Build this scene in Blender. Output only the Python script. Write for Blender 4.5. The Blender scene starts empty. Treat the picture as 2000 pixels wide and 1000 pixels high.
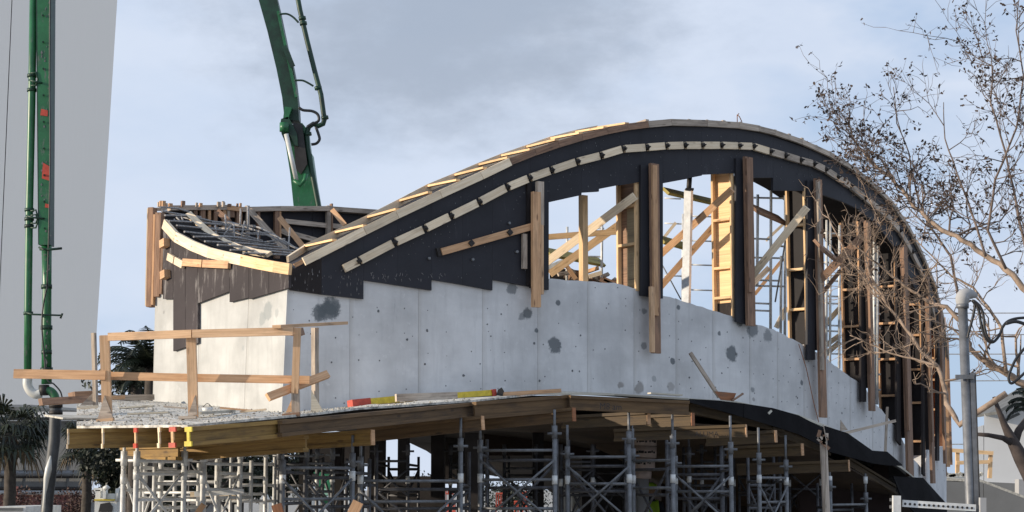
import bpy, bmesh, math, random
from mathutils import Vector as V, Matrix, noise
random.seed(7)
sc = bpy.context.scene
COL = sc.collection
# ------------------------------------------------------------------ camera
EYE = V((0.0, 0.0, 1.7)); PITCH = math.atan(455/3500.0)
cam = bpy.data.cameras.new('camera'); camo = bpy.data.objects.new('camera', cam); COL.objects.link(camo)
camo.location = EYE; camo.rotation_euler = (math.pi/2+PITCH, 0, 0)
cam.lens = 63.0; cam.sensor_width = 36.0; cam.clip_end = 3000; cam.clip_start = 0.1
sc.camera = camo
# ------------------------------------------------------------------ sun and sky
SUN_AZ, SUN_EL = math.radians(258), math.radians(12.5)      # clockwise from +Y
sunv = V((math.sin(SUN_AZ)*math.cos(SUN_EL), math.cos(SUN_AZ)*math.cos(SUN_EL), math.sin(SUN_EL)))
sd = bpy.data.lights.new('sun', 'SUN'); sd.energy = 3.9; sd.angle = math.radians(0.6); sd.color = (1.0, .86, .68)
so = bpy.data.objects.new('sun', sd); COL.objects.link(so); so.location = (-40, 0, 60)
so.rotation_euler = (-sunv).to_track_quat('-Z', 'Y').to_euler()
sc.view_settings.view_transform = 'Standard'; sc.view_settings.look = 'None'
sc.view_settings.exposure = 0.48; sc.view_settings.gamma = 1; sc.view_settings.use_curve_mapping = False
w = bpy.data.worlds.new("World"); sc.world = w; w.use_nodes = True
N = w.node_tree.nodes; L = w.node_tree.links; N.clear()
def nd(N, t, **k):
    n = N.new(t)
    for a, b in k.items(): setattr(n, a, b)
    return n
out = nd(N, 'ShaderNodeOutputWorld'); bg = nd(N, 'ShaderNodeBackground'); bg.inputs[1].default_value = 0.078
L.new(bg.outputs[0], out.inputs[0])
sky = nd(N, 'ShaderNodeTexSky', sky_type='NISHITA', sun_disc=False, sun_elevation=SUN_EL, sun_rotation=SUN_AZ)
sky.air_density = 1.0; sky.dust_density = 0.6; sky.ozone_density = 1.6
tc = nd(N, 'ShaderNodeTexCoord')
def cloudnoise(scale, loc, detail=5, rough=.55):
    m = nd(N, 'ShaderNodeMapping'); m.inputs['Scale'].default_value = scale; m.inputs['Location'].default_value = loc
    n = nd(N, 'ShaderNodeTexNoise'); n.inputs['Scale'].default_value = 1; n.inputs['Detail'].default_value = detail; n.inputs['Roughness'].default_value = rough
    L.new(tc.outputs['Generated'], m.inputs[0]); L.new(m.outputs[0], n.inputs[0]); return n
def ramp(N, L, src, pts):
    r = nd(N, 'ShaderNodeValToRGB'); e = r.color_ramp.elements
    e[0].position, e[0].color = pts[0][0], pts[0][1]; e[1].position, e[1].color = pts[-1][0], pts[-1][1]
    for p, c in pts[1:-1]:
        x = e.new(p); x.color = c
    L.new(src, r.inputs[0]); return r
g = lambda v: (v, v, v, 1)
def mixc(N, L, fac, a, b, mode='MIX'):
    m = nd(N, 'ShaderNodeMix', data_type='RGBA', blend_type=mode)
    for s, i in ((fac, 0), (a, 6), (b, 7)):
        if hasattr(s, 'links'): L.new(s, m.inputs[i])
        else: m.inputs[i].default_value = s
    return m.outputs[2]
def mathn(N, L, op, a, b=0.0, clamp=False):
    m = nd(N, 'ShaderNodeMath', operation=op, use_clamp=clamp)
    for s, i in ((a, 0), (b, 1)):
        if hasattr(s, 'links'): L.new(s, m.inputs[i])
        else: m.inputs[i].default_value = s
    return m.outputs[0]
n1 = cloudnoise((6, 6, 13), (3.2, 1.0, .4)); n2 = cloudnoise((15, 15, 30), (1.2, 4.0, 2.4), 6, .6)
veil = ramp(N, L, n1.outputs[0], [(.38, g(0)), (.58, g(1))])
# grey cloud bank: a soft mass round one direction
def mass(d, rad, soft, warp=.10):
    dist = nd(N, 'ShaderNodeVectorMath', operation='SUBTRACT'); L.new(tc.outputs['Generated'], dist.inputs[0]); dist.inputs[1].default_value = d
    sc_ = nd(N, 'ShaderNodeVectorMath', operation='MULTIPLY'); L.new(dist.outputs[0], sc_.inputs[0]); sc_.inputs[1].default_value = (1, 1, 1.9)
    ln = nd(N, 'ShaderNodeVectorMath', operation='LENGTH'); L.new(sc_.outputs[0], ln.inputs[0])
    a = mathn(N, L, 'SUBTRACT', n2.outputs[0], .5); a = mathn(N, L, 'MULTIPLY', a, warp*2); a = mathn(N, L, 'ADD', ln.outputs['Value'], a)
    mr = nd(N, 'ShaderNodeMapRange', interpolation_type='SMOOTHSTEP'); L.new(a, mr.inputs[0])
    mr.inputs[1].default_value = rad; mr.inputs[2].default_value = rad+soft; mr.inputs[3].default_value = 1; mr.inputs[4].default_value = 0
    return mr.outputs[0]
# clear sky: the physical sky pulled towards a hazier blue
clear = mixc(N, L, .8, sky.outputs[0], (4.5, 5.9, 8.2, 1))
white = mixc(N, L, n2.outputs[0], (5.5, 6.3, 7.8, 1), (7.6, 8.1, 9.1, 1))
vf = mathn(N, L, 'MULTIPLY', veil.outputs[0], .8)
c0 = mixc(N, L, vf, clear, white)
side = mass((-.12, .98, .16), .10, .28, .12)
c1 = mixc(N, L, mathn(N, L, 'MULTIPLY', side, .75), c0, (6.3, 7.1, 8.5, 1))
gm = mass((-.035, .967, .255), .035, .13, .10)
c2 = mixc(N, L, mathn(N, L, 'MULTIPLY', gm, .85), c1, (3.5, 4.1, 5.1, 1))
L.new(c2, bg.inputs[0])

# ------------------------------------------------------------------ materials
MATS = {}
def newmat(name):
    m = bpy.data.materials.new(name); m.use_nodes = True; MATS[name] = m
    nt = m.node_tree; return m, nt.nodes, nt.links, nt.nodes['Principled BSDF']
def texn(N, L, vec, scale, detail=4, rough=.6, mapscale=None):
    if mapscale:
        mp = nd(N, 'ShaderNodeMapping'); mp.inputs['Scale'].default_value = mapscale; L.new(vec, mp.inputs[0]); vec = mp.outputs[0]
    n = nd(N, 'ShaderNodeTexNoise'); n.inputs['Scale'].default_value = scale; n.inputs['Detail'].default_value = detail; n.inputs['Roughness'].default_value = rough
    L.new(vec, n.inputs[0]); return n.outputs[0]
def c4(c): return (c[0], c[1], c[2], 1)
def addbump(N, L, B, h, st=.3, d=.01):
    b = nd(N, 'ShaderNodeBump'); b.inputs['Strength'].default_value = st; b.inputs['Distance'].default_value = d
    L.new(h, b.inputs['Height']); L.new(b.outputs[0], B.inputs['Normal'])
def wood(name, light, dark, stain=.0, stainc=(.08, .06, .05), rough=.75):
    m, N, L, B = newmat(name)
    uv = nd(N, 'ShaderNodeUVMap').outputs[0]; oi = nd(N, 'ShaderNodeObjectInfo')
    cmb = nd(N, 'ShaderNodeCombineXYZ'); L.new(oi.outputs['Random'], cmb.inputs[0]); L.new(oi.outputs['Random'], cmb.inputs[1])
    sca = nd(N, 'ShaderNodeVectorMath', operation='MULTIPLY_ADD'); L.new(cmb.outputs[0], sca.inputs[0]); sca.inputs[1].default_value = (37, 91, 13); L.new(uv, sca.inputs[2])
    gr = texn(N, L, sca.outputs[0], 1, 6, .6, (2.2, 46, 1)); bl = texn(N, L, sca.outputs[0], 1, 4, .6, (2.4, 7, 1))
    col = ramp(N, L, gr, [(.3, c4(dark)), (.62, c4(light))]).outputs[0]
    vo = nd(N, 'ShaderNodeTexVoronoi'); mp = nd(N, 'ShaderNodeMapping'); mp.inputs['Scale'].default_value = (2.6, 9, 1); L.new(sca.outputs[0], mp.inputs[0]); L.new(mp.outputs[0], vo.inputs[0]); vo.inputs['Scale'].default_value = 1
    kn = ramp(N, L, vo.outputs['Distance'], [(.07, g(1)), (.17, g(0))]).outputs[0]
    col = mixc(N, L, mathn(N, L, 'MULTIPLY', kn, .7), col, (dark[0]*.25, dark[1]*.2, dark[2]*.18, 1))
    bf = ramp(N, L, bl, [(.5, g(0)), (.72, g(1))]).outputs[0]
    col = mixc(N, L, mathn(N, L, 'MULTIPLY', bf, .25+stain), col, c4(stainc))
    hv = nd(N, 'ShaderNodeHueSaturation'); L.new(col, hv.inputs['Color'])
    L.new(mathn(N, L, 'ADD', mathn(N, L, 'MULTIPLY', oi.outputs['Random'], .3), .82), hv.inputs['Value'])
    L.new(hv.outputs[0], B.inputs['Base Color']); B.inputs['Roughness'].default_value = rough
    addbump(N, L, B, gr, .35, .004); return m
wood('pine', (.90, .75, .55), (.72, .55, .36))
wood('pine_warm', (.66, .40, .22), (.44, .24, .12), .15)
wood('pine_yellow', (.82, .56, .31), (.62, .38, .18), .08)
wood('rail_pine', (.72, .47, .28), (.50, .30, .16), .15)
wood('wood_brown', (.34, .20, .125), (.16, .09, .055), .35)
wood('wood_grey', (.54, .45, .36), (.28, .22, .17), .35)
wood('wood_rust', (.30, .12, .05), (.16, .065, .03), .35)
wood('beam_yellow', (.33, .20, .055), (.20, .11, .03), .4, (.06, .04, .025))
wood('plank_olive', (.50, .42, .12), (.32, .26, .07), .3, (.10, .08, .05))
wood('beam_shaded', (.10, .062, .025), (.055, .035, .015), .35, (.03, .02, .015))  # yellow beam timber darkened, shade of the right-hand beams in the colour
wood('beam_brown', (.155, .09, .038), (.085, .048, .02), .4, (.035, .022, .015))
wood('ply_tan', (.38, .31, .19), (.26, .20, .12), .4)
wood('ply_white', (.62, .58, .48), (.45, .41, .33), .35)
def plain(name, col, rough=.6, metal=0, var=.25, sc_=6, bump=.1, dark=None, spec=.5):
    m, N, L, B = newmat(name)
    pos = nd(N, 'ShaderNodeTexCoord').outputs['Object']
    n = texn(N, L, pos, sc_, 5, .65)
    d = dark or tuple(c*(1-var*1.6) for c in col)
    c = ramp(N, L, n, [(.3, c4(d)), (.7, c4(tuple(min(1, x*(1+var*.5)) for x in col)))]).outputs[0]
    L.new(c, B.inputs['Base Color']); B.inputs['Roughness'].default_value = rough; B.inputs['Metallic'].default_value = metal
    B.inputs['Specular IOR Level'].default_value = spec
    if bump: addbump(N, L, B, n, bump, .01)
    return m
plain('galv_shaded', (.11, .11, .12), .6, .2, .4, 9)  # galvanised steel darkened, shade of the rear and deep tubes in the colour
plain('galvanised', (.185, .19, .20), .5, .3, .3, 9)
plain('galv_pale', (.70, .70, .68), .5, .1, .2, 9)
plain('aluminium', (.72, .74, .76), .4, .5, .15, 9)
plain('rebar', (.42, .40, .385), .75, .1, .4, 30)
plain('clamp_iron', (.035, .03, .028), .6, .3, .4, 30)
plain('film_edge', (.05, .04, .035), .7, 0, .3, 10)
plain('red_paint', (.50, .06, .03), .5, 0, .2, 20)
plain('yellow_paint', (.70, .52, .04), .5, 0, .2, 20)
plain('cable_black', (.012, .013, .016), .5, 0, .1, 10, 0)
plain('hose_rubber', (.07, .075, .08), .55, 0, .5, 3, .2)
plain('roof_grey', (.13, .135, .135), .8, 0, .3, 2)
plain('wall_grey', (.36, .36, .36), .85, 0, .12, .6)
plain('service_wall', (.20, .20, .195), .85, 0, .15, .6)
plain('skirt_black', (.012, .011, .012), .85, 0, .3, 3, .1, None, .1)
plain('wall_red', (.22, .09, .08), .85, 0, .3, 1.5)
plain('house_white', (.70, .70, .69), .8, 0, .06, .4, 0)
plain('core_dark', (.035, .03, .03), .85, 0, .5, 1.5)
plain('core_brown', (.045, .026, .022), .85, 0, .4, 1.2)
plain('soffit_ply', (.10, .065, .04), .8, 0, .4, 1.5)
plain('machine_white', (.72, .71, .66), .5, 0, .12, 5)
plain('machine_green', (.03, .22, .10), .45, 0, .3, 3)
plain('barrier_orange', (.62, .10, .05), .6, 0, .2, 3)
plain('paper_tube', (.62, .50, .44), .85, 0, .2, 4)
plain('print_dark', (.03, .025, .025), .8, 0, .1, 4, 0)
plain('hivis', (.45, .75, .05), .7, 0, .15, 8)
plain('cloth_dark', (.03, .035, .05), .85, 0, .2, 8)
plain('skin', (.40, .24, .17), .6, 0, .1, 8, 0)
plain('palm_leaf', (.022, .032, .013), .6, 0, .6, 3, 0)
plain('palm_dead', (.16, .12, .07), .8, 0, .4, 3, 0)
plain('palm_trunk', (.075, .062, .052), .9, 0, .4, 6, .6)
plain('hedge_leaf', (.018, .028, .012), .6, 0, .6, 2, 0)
plain('red_leaf', (.075, .032, .022), .7, 0, .5, 3, 0)
plain('bark', (.34, .25, .185), .9, 0, .45, 12, .5)
plain('bark_twig', (.16, .12, .10), .9, 0, .4, 12, .3)
plain('bark_dark', (.055, .042, .038), .9, 0, .4, 10, .5)
plain('dead_leaf', (.06, .038, .028), .9, 0, .5, 20, 0)
plain('pump_bright', (.60, .60, .56), .4, 0, .1, 5)
plain('hole_grey', (.16, .165, .17), .9, 0, .3, 30, 0)
plain('splash_grey', (.22, .21, .21), .9, 0, .4, 30, 0)
plain('deck_grit', (.74, .70, .62), .95, 0, .5, 9, .7)
plain('grit_dark', (.24, .21, .17), .95, 0, .4, 9, .3)
plain('mortar', (.56, .53, .46), .95, 0, .35, 14, .6)
plain('sign_green', (.30, .55, .42), .6, 0, .1, 5)
# ground
m, N, L, B = newmat('ground'); p = nd(N, 'ShaderNodeTexCoord').outputs['Object']
a = texn(N, L, p, .35, 6, .7); b = texn(N, L, p, 5, 5, .7)
c = ramp(N, L, a, [(.3, (.30, .28, .24, 1)), (.55, (.42, .40, .36, 1)), (.75, (.52, .50, .46, 1))]).outputs[0]
c = mixc(N, L, .35, c, b, 'MULTIPLY'); L.new(c, B.inputs['Base Color']); B.inputs['Roughness'].default_value = .95; addbump(N, L, B, b, .5, .03)
# green paint of the pump
m, N, L, B = newmat('green_paint'); p = nd(N, 'ShaderNodeTexCoord').outputs['Object']
a = texn(N, L, p, 3, 6, .75); b = texn(N, L, p, 14, 6, .8, (1, 1, .3))
c = ramp(N, L, a, [(.3, (.008, .075, .025, 1)), (.65, (.018, .145, .05, 1))]).outputs[0]
c = mixc(N, L, ramp(N, L, b, [(.56, g(0)), (.66, g(1))]).outputs[0], c, (.10, .12, .10, 1))
L.new(c, B.inputs['Base Color']); B.inputs['Roughness'].default_value = .38; addbump(N, L, B, b, .1, .005)
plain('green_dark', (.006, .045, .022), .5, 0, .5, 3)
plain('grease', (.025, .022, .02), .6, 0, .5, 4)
# black film-faced plywood (clean) and weathered one
def film(name, base, scuff, amt, rough=.42, thr=.56):
    m, N, L, B = newmat(name); p = nd(N, 'ShaderNodeTexCoord').outputs['Object']; oi = nd(N, 'ShaderNodeObjectInfo')
    a = texn(N, L, p, 1.3, 5, .6); s = texn(N, L, p, 1, 7, .72, (7, 7, 1.3)); f = texn(N, L, p, 60, 3, .7)
    c = ramp(N, L, a, [(.3, c4(tuple(x*.75 for x in base))), (.7, c4(tuple(x*1.25 for x in base)))]).outputs[0]
    c = mixc(N, L, mathn(N, L, 'MULTIPLY', ramp(N, L, s, [(thr, g(0)), (thr+.10, g(1))]).outputs[0], amt), c, c4(scuff))
    c = mixc(N, L, mathn(N, L, 'MULTIPLY', f, .25), c, c4(tuple(x*1.5 for x in base)))
    hv = nd(N, 'ShaderNodeHueSaturation'); L.new(c, hv.inputs['Color']); L.new(mathn(N, L, 'ADD', mathn(N, L, 'MULTIPLY', oi.outputs['Random'], .16), .9), hv.inputs['Value'])
    L.new(hv.outputs[0], B.inputs['Base Color']); B.inputs['Roughness'].default_value = rough; B.inputs['Specular IOR Level'].default_value = .25
    addbump(N, L, B, s, .12, .01)
film('film_black', (.027, .027, .033), (.085, .085, .095), .30, .62, .60)
film('film_worn', (.040, .033, .035), (.30, .28, .27), .65, .75, .54)
film('panel_black', (.016, .014, .015), (.06, .05, .05), .3, .7)
film('film_dull', (.022, .018, .018), (.075, .06, .055), .35, .8)
# tower cladding
m, N, L, B = newmat('tower_white'); p = nd(N, 'ShaderNodeTexCoord').outputs['Object']
a = texn(N, L, p, 1, 4, .6, (26, 26, .5)); b = texn(N, L, p, .5, 3, .6)
c = mixc(N, L, a, (.45, .475, .50, 1), (.485, .51, .53, 1)); c = mixc(N, L, mathn(N, L, 'MULTIPLY', b, .15), c, (.43, .455, .485, 1))
L.new(c, B.inputs['Base Color']); B.inputs['Roughness'].default_value = .8
# ------------------------------------------------------------------ geometry helpers
cp, sp = math.cos(PITCH), math.sin(PITCH)
def ray(px, py):
    xc, yc = (px-1000)/3500.0, (500-py)/3500.0
    return V((xc, cp-yc*sp, sp+yc*cp))
def at(px, py, Y):                       # the point at depth Y seen along that line of sight
    d = ray(px, py); return EYE + d*(Y/d.y)
CR, CX, CY = 20.0, -10.292, 42.56        # the shell's front wall follows this circle in plan
def cyl(px, py, off=0.0):
    d = ray(px, py); R = CR+off; ox, oy = -CX, -CY
    A = d.x*d.x+d.y*d.y; Bq = 2*(d.x*ox+d.y*oy); C = ox*ox+oy*oy-R*R
    D = Bq*Bq-4*A*C
    t = (-Bq-math.sqrt(D))/(2*A) if D > 0 else -Bq/(2*A)
    return EYE+d*t
def nrm(p):                              # outward normal of the circle at p
    v = V((p.x-CX, p.y-CY, 0)); return v.normalized()
def tng(p):
    n = nrm(p); return V((-n.y, n.x, 0))
def plane_hit(px, py, p0, n):
    d = ray(px, py); return EYE+d*((p0-EYE).dot(n)/d.dot(n))
def lerp(a, b, t): return a+(b-a)*t
def interp(pts, x):
    if x <= pts[0][0]: return pts[0][1]
    for (x0, y0), (x1, y1) in zip(pts, pts[1:]):
        if x <= x1: return y0+(y1-y0)*(x-x0)/(x1-x0) if x1 > x0 else y1
    return pts[-1][1]
class MB:
    def __init__(s): s.v = []; s.f = []; s.uv = []; s.sm = False
    def quadbox(s, c):                    # 8 corners: 0-3 one end (ring), 4-7 other end ; long axis 0->4
        b = len(s.v); s.v += [V(x) for x in c]
        ln = (s.v[b+4]-s.v[b]).length; w = (s.v[b+1]-s.v[b]).length; h = (s.v[b+3]-s.v[b]).length
        F = [(0, 1, 5, 4, w), (1, 2, 6, 5, h), (2, 3, 7, 6, w), (3, 0, 4, 7, h)]
        off = 0
        for a0, a1, a2, a3, ww in F:
            s.f.append((b+a0, b+a1, b+a2, b+a3)); s.uv.append([(0, off), (0, off+ww), (ln, off+ww), (ln, off)]); off += ww+.03
        s.f.append((b+3, b+2, b+1, b)); s.uv.append([(0, 0), (.02, 0), (.02, w), (0, w)])
        s.f.append((b+4, b+5, b+6, b+7)); s.uv.append([(0, 0), (.02, 0), (.02, w), (0, w)])
        return s
    def bar(s, a, b, w, t, n=V((0, -1, 0))):   # board a->b, width w across, thickness t along n
        a = V(a); b = V(b); d = (b-a).normalized(); n = V(n); sd = d.cross(n)
        if sd.length < 1e-4: sd = d.cross(V((1, 0, 0)))
        sd.normalize(); nn = sd.cross(d).normalized()
        A = sd*(w/2); T = nn*(t/2)
        return s.quadbox([a-A-T, a+A-T, a+A+T, a-A+T, b-A-T, b+A-T, b+A+T, b-A+T])
    def tube(s, pts, r, k=8, cap=True):
        s.sm = True
        pts = [V(p) for p in pts]; rs = r if isinstance(r, (list, tuple)) else [r]*len(pts)
        b = len(s.v); up = None; ln = 0
        for i, p in enumerate(pts):
            d = (pts[min(i+1, len(pts)-1)]-pts[max(i-1, 0)]).normalized()
            if up is None: up = V((0, 0, 1)) if abs(d.z) < .9 else V((1, 0, 0))
            x = d.cross(up).normalized(); y = x.cross(d).normalized(); up = y
            for j in range(k):
                a = 2*math.pi*j/k; s.v.append(p+x*(math.cos(a)*rs[i])+y*(math.sin(a)*rs[i]))
        for i in range(len(pts)-1):
            l2 = ln+(pts[i+1]-pts[i]).length
            for j in range(k):
                j2 = (j+1) % k; s.f.append((b+i*k+j, b+i*k+j2, b+(i+1)*k+j2, b+(i+1)*k+j))
                s.uv.append([(ln, j*.1), (ln, j*.1+.1), (l2, j*.1+.1), (l2, j*.1)])
            ln = l2
        if cap:
            for i0, rev in ((0, True), (len(pts)-1, False)):
                f = [b+i0*k+j for j in range(k)]; s.f.append(tuple(reversed(f)) if rev else tuple(f)); s.uv.append([(0, 0)]*k)
        return s
    def prism(s, poly, ext):              # closed planar polygon pushed along ext
        b = len(s.v); n = len(poly); s.v += [V(p) for p in poly]+[V(p)+V(ext) for p in poly]
        s.f.append(tuple(b+i for i in range(n))); s.uv.append([(p.x+p.y, p.z) for p in map(V, poly)])
        s.f.append(tuple(b+n+i for i in reversed(range(n)))); s.uv.append([(p.x+p.y, p.z) for p in reversed(list(map(V, poly)))])
        for i in range(n):
            j = (i+1) % n; s.f.append((b+j, b+i, b+n+i, b+n+j)); s.uv.append([(0, 0), (.1, 0), (.1, .02), (0, .02)])
        return s
    def sheet(s, top, bot, back):         # strip surface top[i]/bot[i] with thickness vector back[i]
        b = len(s.v); n = len(top)
        for i in range(n):
            s.v += [V(top[i]), V(bot[i]), V(bot[i])+V(back[i]), V(top[i])+V(back[i])]
        u = 0
        for i in range(n-1):
            p, q = b+4*i, b+4*i+4; u2 = u+(s.v[q]-s.v[p]).length
            for k in range(4):
                k2 = (k+1) % 4
                s.f.append((p+k, p+k2, q+k2, q+k)); z = [s.v[p+k].z, s.v[p+k2].z, s.v[q+k2].z, s.v[q+k].z]
                s.uv.append([(u, z[0]), (u, z[1]), (u2, z[2]), (u2, z[3])])
            u = u2
        s.f.append((b+3, b+2, b+1, b)); s.uv.append([(0, 0)]*4)
        e = b+4*(n-1); s.f.append((e, e+1, e+2, e+3)); s.uv.append([(0, 0)]*4)
        return s
    def quad(s, a, b_, c, d):
        b = len(s.v); s.v += [V(a), V(b_), V(c), V(d)]; s.f.append((b, b+1, b+2, b+3)); s.uv.append([(0, 0), (1, 0), (1, 1), (0, 1)]); return s
    def tri(s, a, b_, c):
        b = len(s.v); s.v += [V(a), V(b_), V(c)]; s.f.append((b, b+1, b+2)); s.uv.append([(0, 0), (1, 0), (.5, 1)]); return s
    def build(s, name, mat, parent=None, fix=True):
        me = bpy.data.meshes.new(name)
        if parent is not None:
            o0 = V(parent['_o'])
        else:
            mn = V((min(v.x for v in s.v), min(v.y for v in s.v), min(v.z for v in s.v))); mx = V((max(v.x for v in s.v), max(v.y for v in s.v), max(v.z for v in s.v)))
            o0 = V(((mn.x+mx.x)/2, (mn.y+mx.y)/2, mn.z))
        me.from_pydata([v-o0 for v in s.v], [], s.f)
        ul = me.uv_layers.new(name='UVMap'); i = 0
        flat = []
        for f in s.uv:
            for q in f: flat += [q[0], q[1]]
        ul.data.foreach_set('uv', flat)
        if fix and len(s.f) < 60000:
            bm = bmesh.new(); bm.from_mesh(me); bmesh.ops.recalc_face_normals(bm, faces=bm.faces); bm.to_mesh(me); bm.free()
        if s.sm: me.polygons.foreach_set('use_smooth', [len(p.vertices) == 4 for p in me.polygons])
        me.materials.append(MATS[mat])
        o = bpy.data.objects.new(name, me); COL.objects.link(o)
        if parent is not None:
            o.parent = parent; o['_o'] = parent['_o']
        else:
            o.location = o0; o['_o'] = list(o0)
        ALL.append(o)
        return o
ALL = []
def T(name, label, cat, loc, group=None):
    o = bpy.data.objects.new(name, None); COL.objects.link(o); o.empty_display_size = .2
    o.location = loc; o['_o'] = list(loc); ALL.append(o)
    return tag(o, label, cat, group)
def tag(o, label, cat, group=None):
    o['label'] = label; o['category'] = cat
    if group: o['group'] = group
    return o
def struct(o): o['kind'] = 'structure'; return o
def stuff(o): o['kind'] = 'stuff'; return o
Z = V((0, 0, 1))
def board(name, a, b, w, t, n, mat, parent=None): return MB().bar(a, b, w, t, n).build(name, mat, parent)
def single(name, label, cat, a, b, w, t, n, mat, group=None): return tag(board(name, a, b, w, t, n, mat), label, cat, group)
# ------------------------------------------------------------------ concrete material with its grout patches
def concrete(name, base, patches, sc_=1.0, warm=0):
    m, N, L, B = newmat(name); P = nd(N, 'ShaderNodeNewGeometry').outputs['Position']
    a = texn(N, L, P, 1.1, 5, .6); s = texn(N, L, P, 1, 6, .65, (9, 9, .9)); f = texn(N, L, P, 22, 4, .7); q = texn(N, L, P, 7, 5, .7)
    lo = tuple(x*.76 for x in base); hi = tuple(min(1, x*1.12) for x in base)
    c = ramp(N, L, a, [(.32, c4(lo)), (.66, c4(hi))]).outputs[0]
    c = mixc(N, L, mathn(N, L, 'MULTIPLY', ramp(N, L, s, [(.52, g(0)), (.78, g(1))]).outputs[0], .38), c, c4(tuple(x*.62 for x in base)))
    c = mixc(N, L, mathn(N, L, 'MULTIPLY', ramp(N, L, q, [(.6, g(0)), (.72, g(1))]).outputs[0], .35), c, c4(tuple(min(1, x*1.3) for x in base)))
    sp_ = ramp(N, L, f, [(.66, g(0)), (.75, g(1))]).outputs[0]
    c = mixc(N, L, mathn(N, L, 'MULTIPLY', sp_, .35), c, c4(tuple(x*.45 for x in base)))
    uvn = nd(N, 'ShaderNodeSeparateXYZ'); L.new(nd(N, 'ShaderNodeUVMap').outputs[0], uvn.inputs[0])
    dr = texn(N, L, P, 1, 5, .7, (14, 14, 1.6)); bd = texn(N, L, P, 1, 4, .6, (.5, .5, 3.2))
    eu = mathn(N, L, 'ADD', uvn.outputs[0], mathn(N, L, 'MULTIPLY', mathn(N, L, 'SUBTRACT', dr, .5), .16))
    me_ = nd(N, 'ShaderNodeMapRange', interpolation_type='SMOOTHSTEP'); L.new(eu, me_.inputs[0]); me_.inputs[1].default_value = .0; me_.inputs[2].default_value = .09; me_.inputs[3].default_value = .28; me_.inputs[4].default_value = 0
    c = mixc(N, L, me_.outputs[0], c, (base[0]*.60, base[1]*.56, base[2]*.50, 1))
    c = mixc(N, L, mathn(N, L, 'MULTIPLY', ramp(N, L, bd, [(.5, g(0)), (.62, g(1))]).outputs[0], .20), c, c4(tuple(x*.72 for x in base)))
    c = mixc(N, L, mathn(N, L, 'MULTIPLY', ramp(N, L, dr, [(.66, g(0)), (.74, g(1))]).outputs[0], .45), c, (base[0]*.45, base[1]*.47, base[2]*.50, 1))
    for (pt, r, col, k) in patches:
        d = nd(N, 'ShaderNodeVectorMath', operation='DISTANCE'); L.new(P, d.inputs[0]); d.inputs[1].default_value = pt
        dd = mathn(N, L, 'ADD', d.outputs['Value'], mathn(N, L, 'MULTIPLY', mathn(N, L, 'ADD', mathn(N, L, 'SUBTRACT', q, .5), mathn(N, L, 'MULTIPLY', mathn(N, L, 'SUBTRACT', f, .5), .15)), r*1.9))
        mr = nd(N, 'ShaderNodeMapRange', interpolation_type='SMOOTHSTEP'); L.new(dd, mr.inputs[0])
        mr.inputs[1].default_value = r*.70; mr.inputs[2].default_value = r*1.1; mr.inputs[3].default_value = k; mr.inputs[4].default_value = 0
        c = mixc(N, L, mr.outputs[0], c, c4(col))
    L.new(c, B.inputs['Base Color']); B.inputs['Roughness'].default_value = .9; addbump(N, L, B, f, .25, .006)
px_m = lambda p: p.y/3500.0
DK = (.10, .115, .125)
def pch(px, py, r, col=DK, k=.85):
    p = cyl(px, py); return (tuple(p), r*px_m(p), col, k)
fp = [pch(648, 598, 20), pch(622, 612, 17), pch(640, 606, 22), pch(1083, 676, 17), pch(1428, 691, 17), pch(1470, 640, 20, DK, .75), pch(1500, 655, 15, DK, .6), pch(1445, 628, 12),
      pch(1030, 612, 13), pch(1020, 618, 9, DK, .6), pch(1000, 563, 13, DK, .7), pch(1090, 592, 6), pch(1314, 706, 7), pch(1325, 600, 6), pch(1258, 608, 7, DK, .6), pch(1258, 675, 8, DK, .6), pch(1470, 761, 7, DK, .6),
      pch(1212, 752, 8, (.22, .20, .18), .7), pch(1250, 758, 13, (.22, .20, .18), .7), pch(1310, 757, 10, (.24, .22, .2), .5), pch(1472, 780, 5, (.2, .18, .17), .6), pch(1566, 748, 6), pch(1048, 645, 5), pch(1405, 652, 5, DK, .8), pch(1277, 740, 6, DK, .4)]
concrete('concrete_front', (.62, .615, .61), fp)  # same concrete as the left wall, paler base adds light to this shaded face
# ------------------------------------------------------------------ shell: plan and outlines
wall_base = [(548, 806), (600, 801), (680, 796), (770, 780), (850, 771), (965, 764), (1050, 761), (1118, 762), (1200, 766), (1348, 776), (1440, 782), (1560, 808), (1600, 826), (1652, 838), (1704, 878), (1760, 908), (1810, 948), (1850, 990)]
wall_top = [(548, 540), (1035, 530), (1040, 545), (1071, 545), (1204, 553), (1249, 565), (1291, 576), (1348, 592), (1394, 607), (1436, 618), (1468, 630), (1508, 643), (1546, 662), (1576, 677), (1608, 694), (1640, 722), (1690, 757), (1704, 783), (1730, 809), (1756, 844), (1774, 886), (1804, 920), (1812, 880), (1850, 870)]
joints = [562, 683, 817, 942, 1050, 1147, 1238, 1320, 1392, 1464, 1518, 1570, 1616, 1660, 1704, 1745, 1785, 1818, 1849]
shell = T('concrete_shell', 'pale cast concrete shell wall on the raised deck, carrying all the formwork', 'concrete wall', cyl(1050, 770))
for i in range(len(joints)-1):
    x0, x1 = joints[i]+.2, joints[i+1]-.2; n = 7
    xs = [lerp(x0, x1, k/n) for k in range(n+1)]; top, bot, back = [], [], []
    for k, x in enumerate(xs):
        a = cyl(x, interp(wall_top, x)+random.uniform(-1.5, 1.5)*(x > 1070)); xb = x-12 if (i == 0 and k == 0) else x
        b = cyl(xb, interp(wall_base, x)+6)
        top.append(a); bot.append(b); back.append(-nrm(a)*.28)
    MB().sheet(top, bot, back).build('wall_panel', 'concrete_front', shell)
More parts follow.
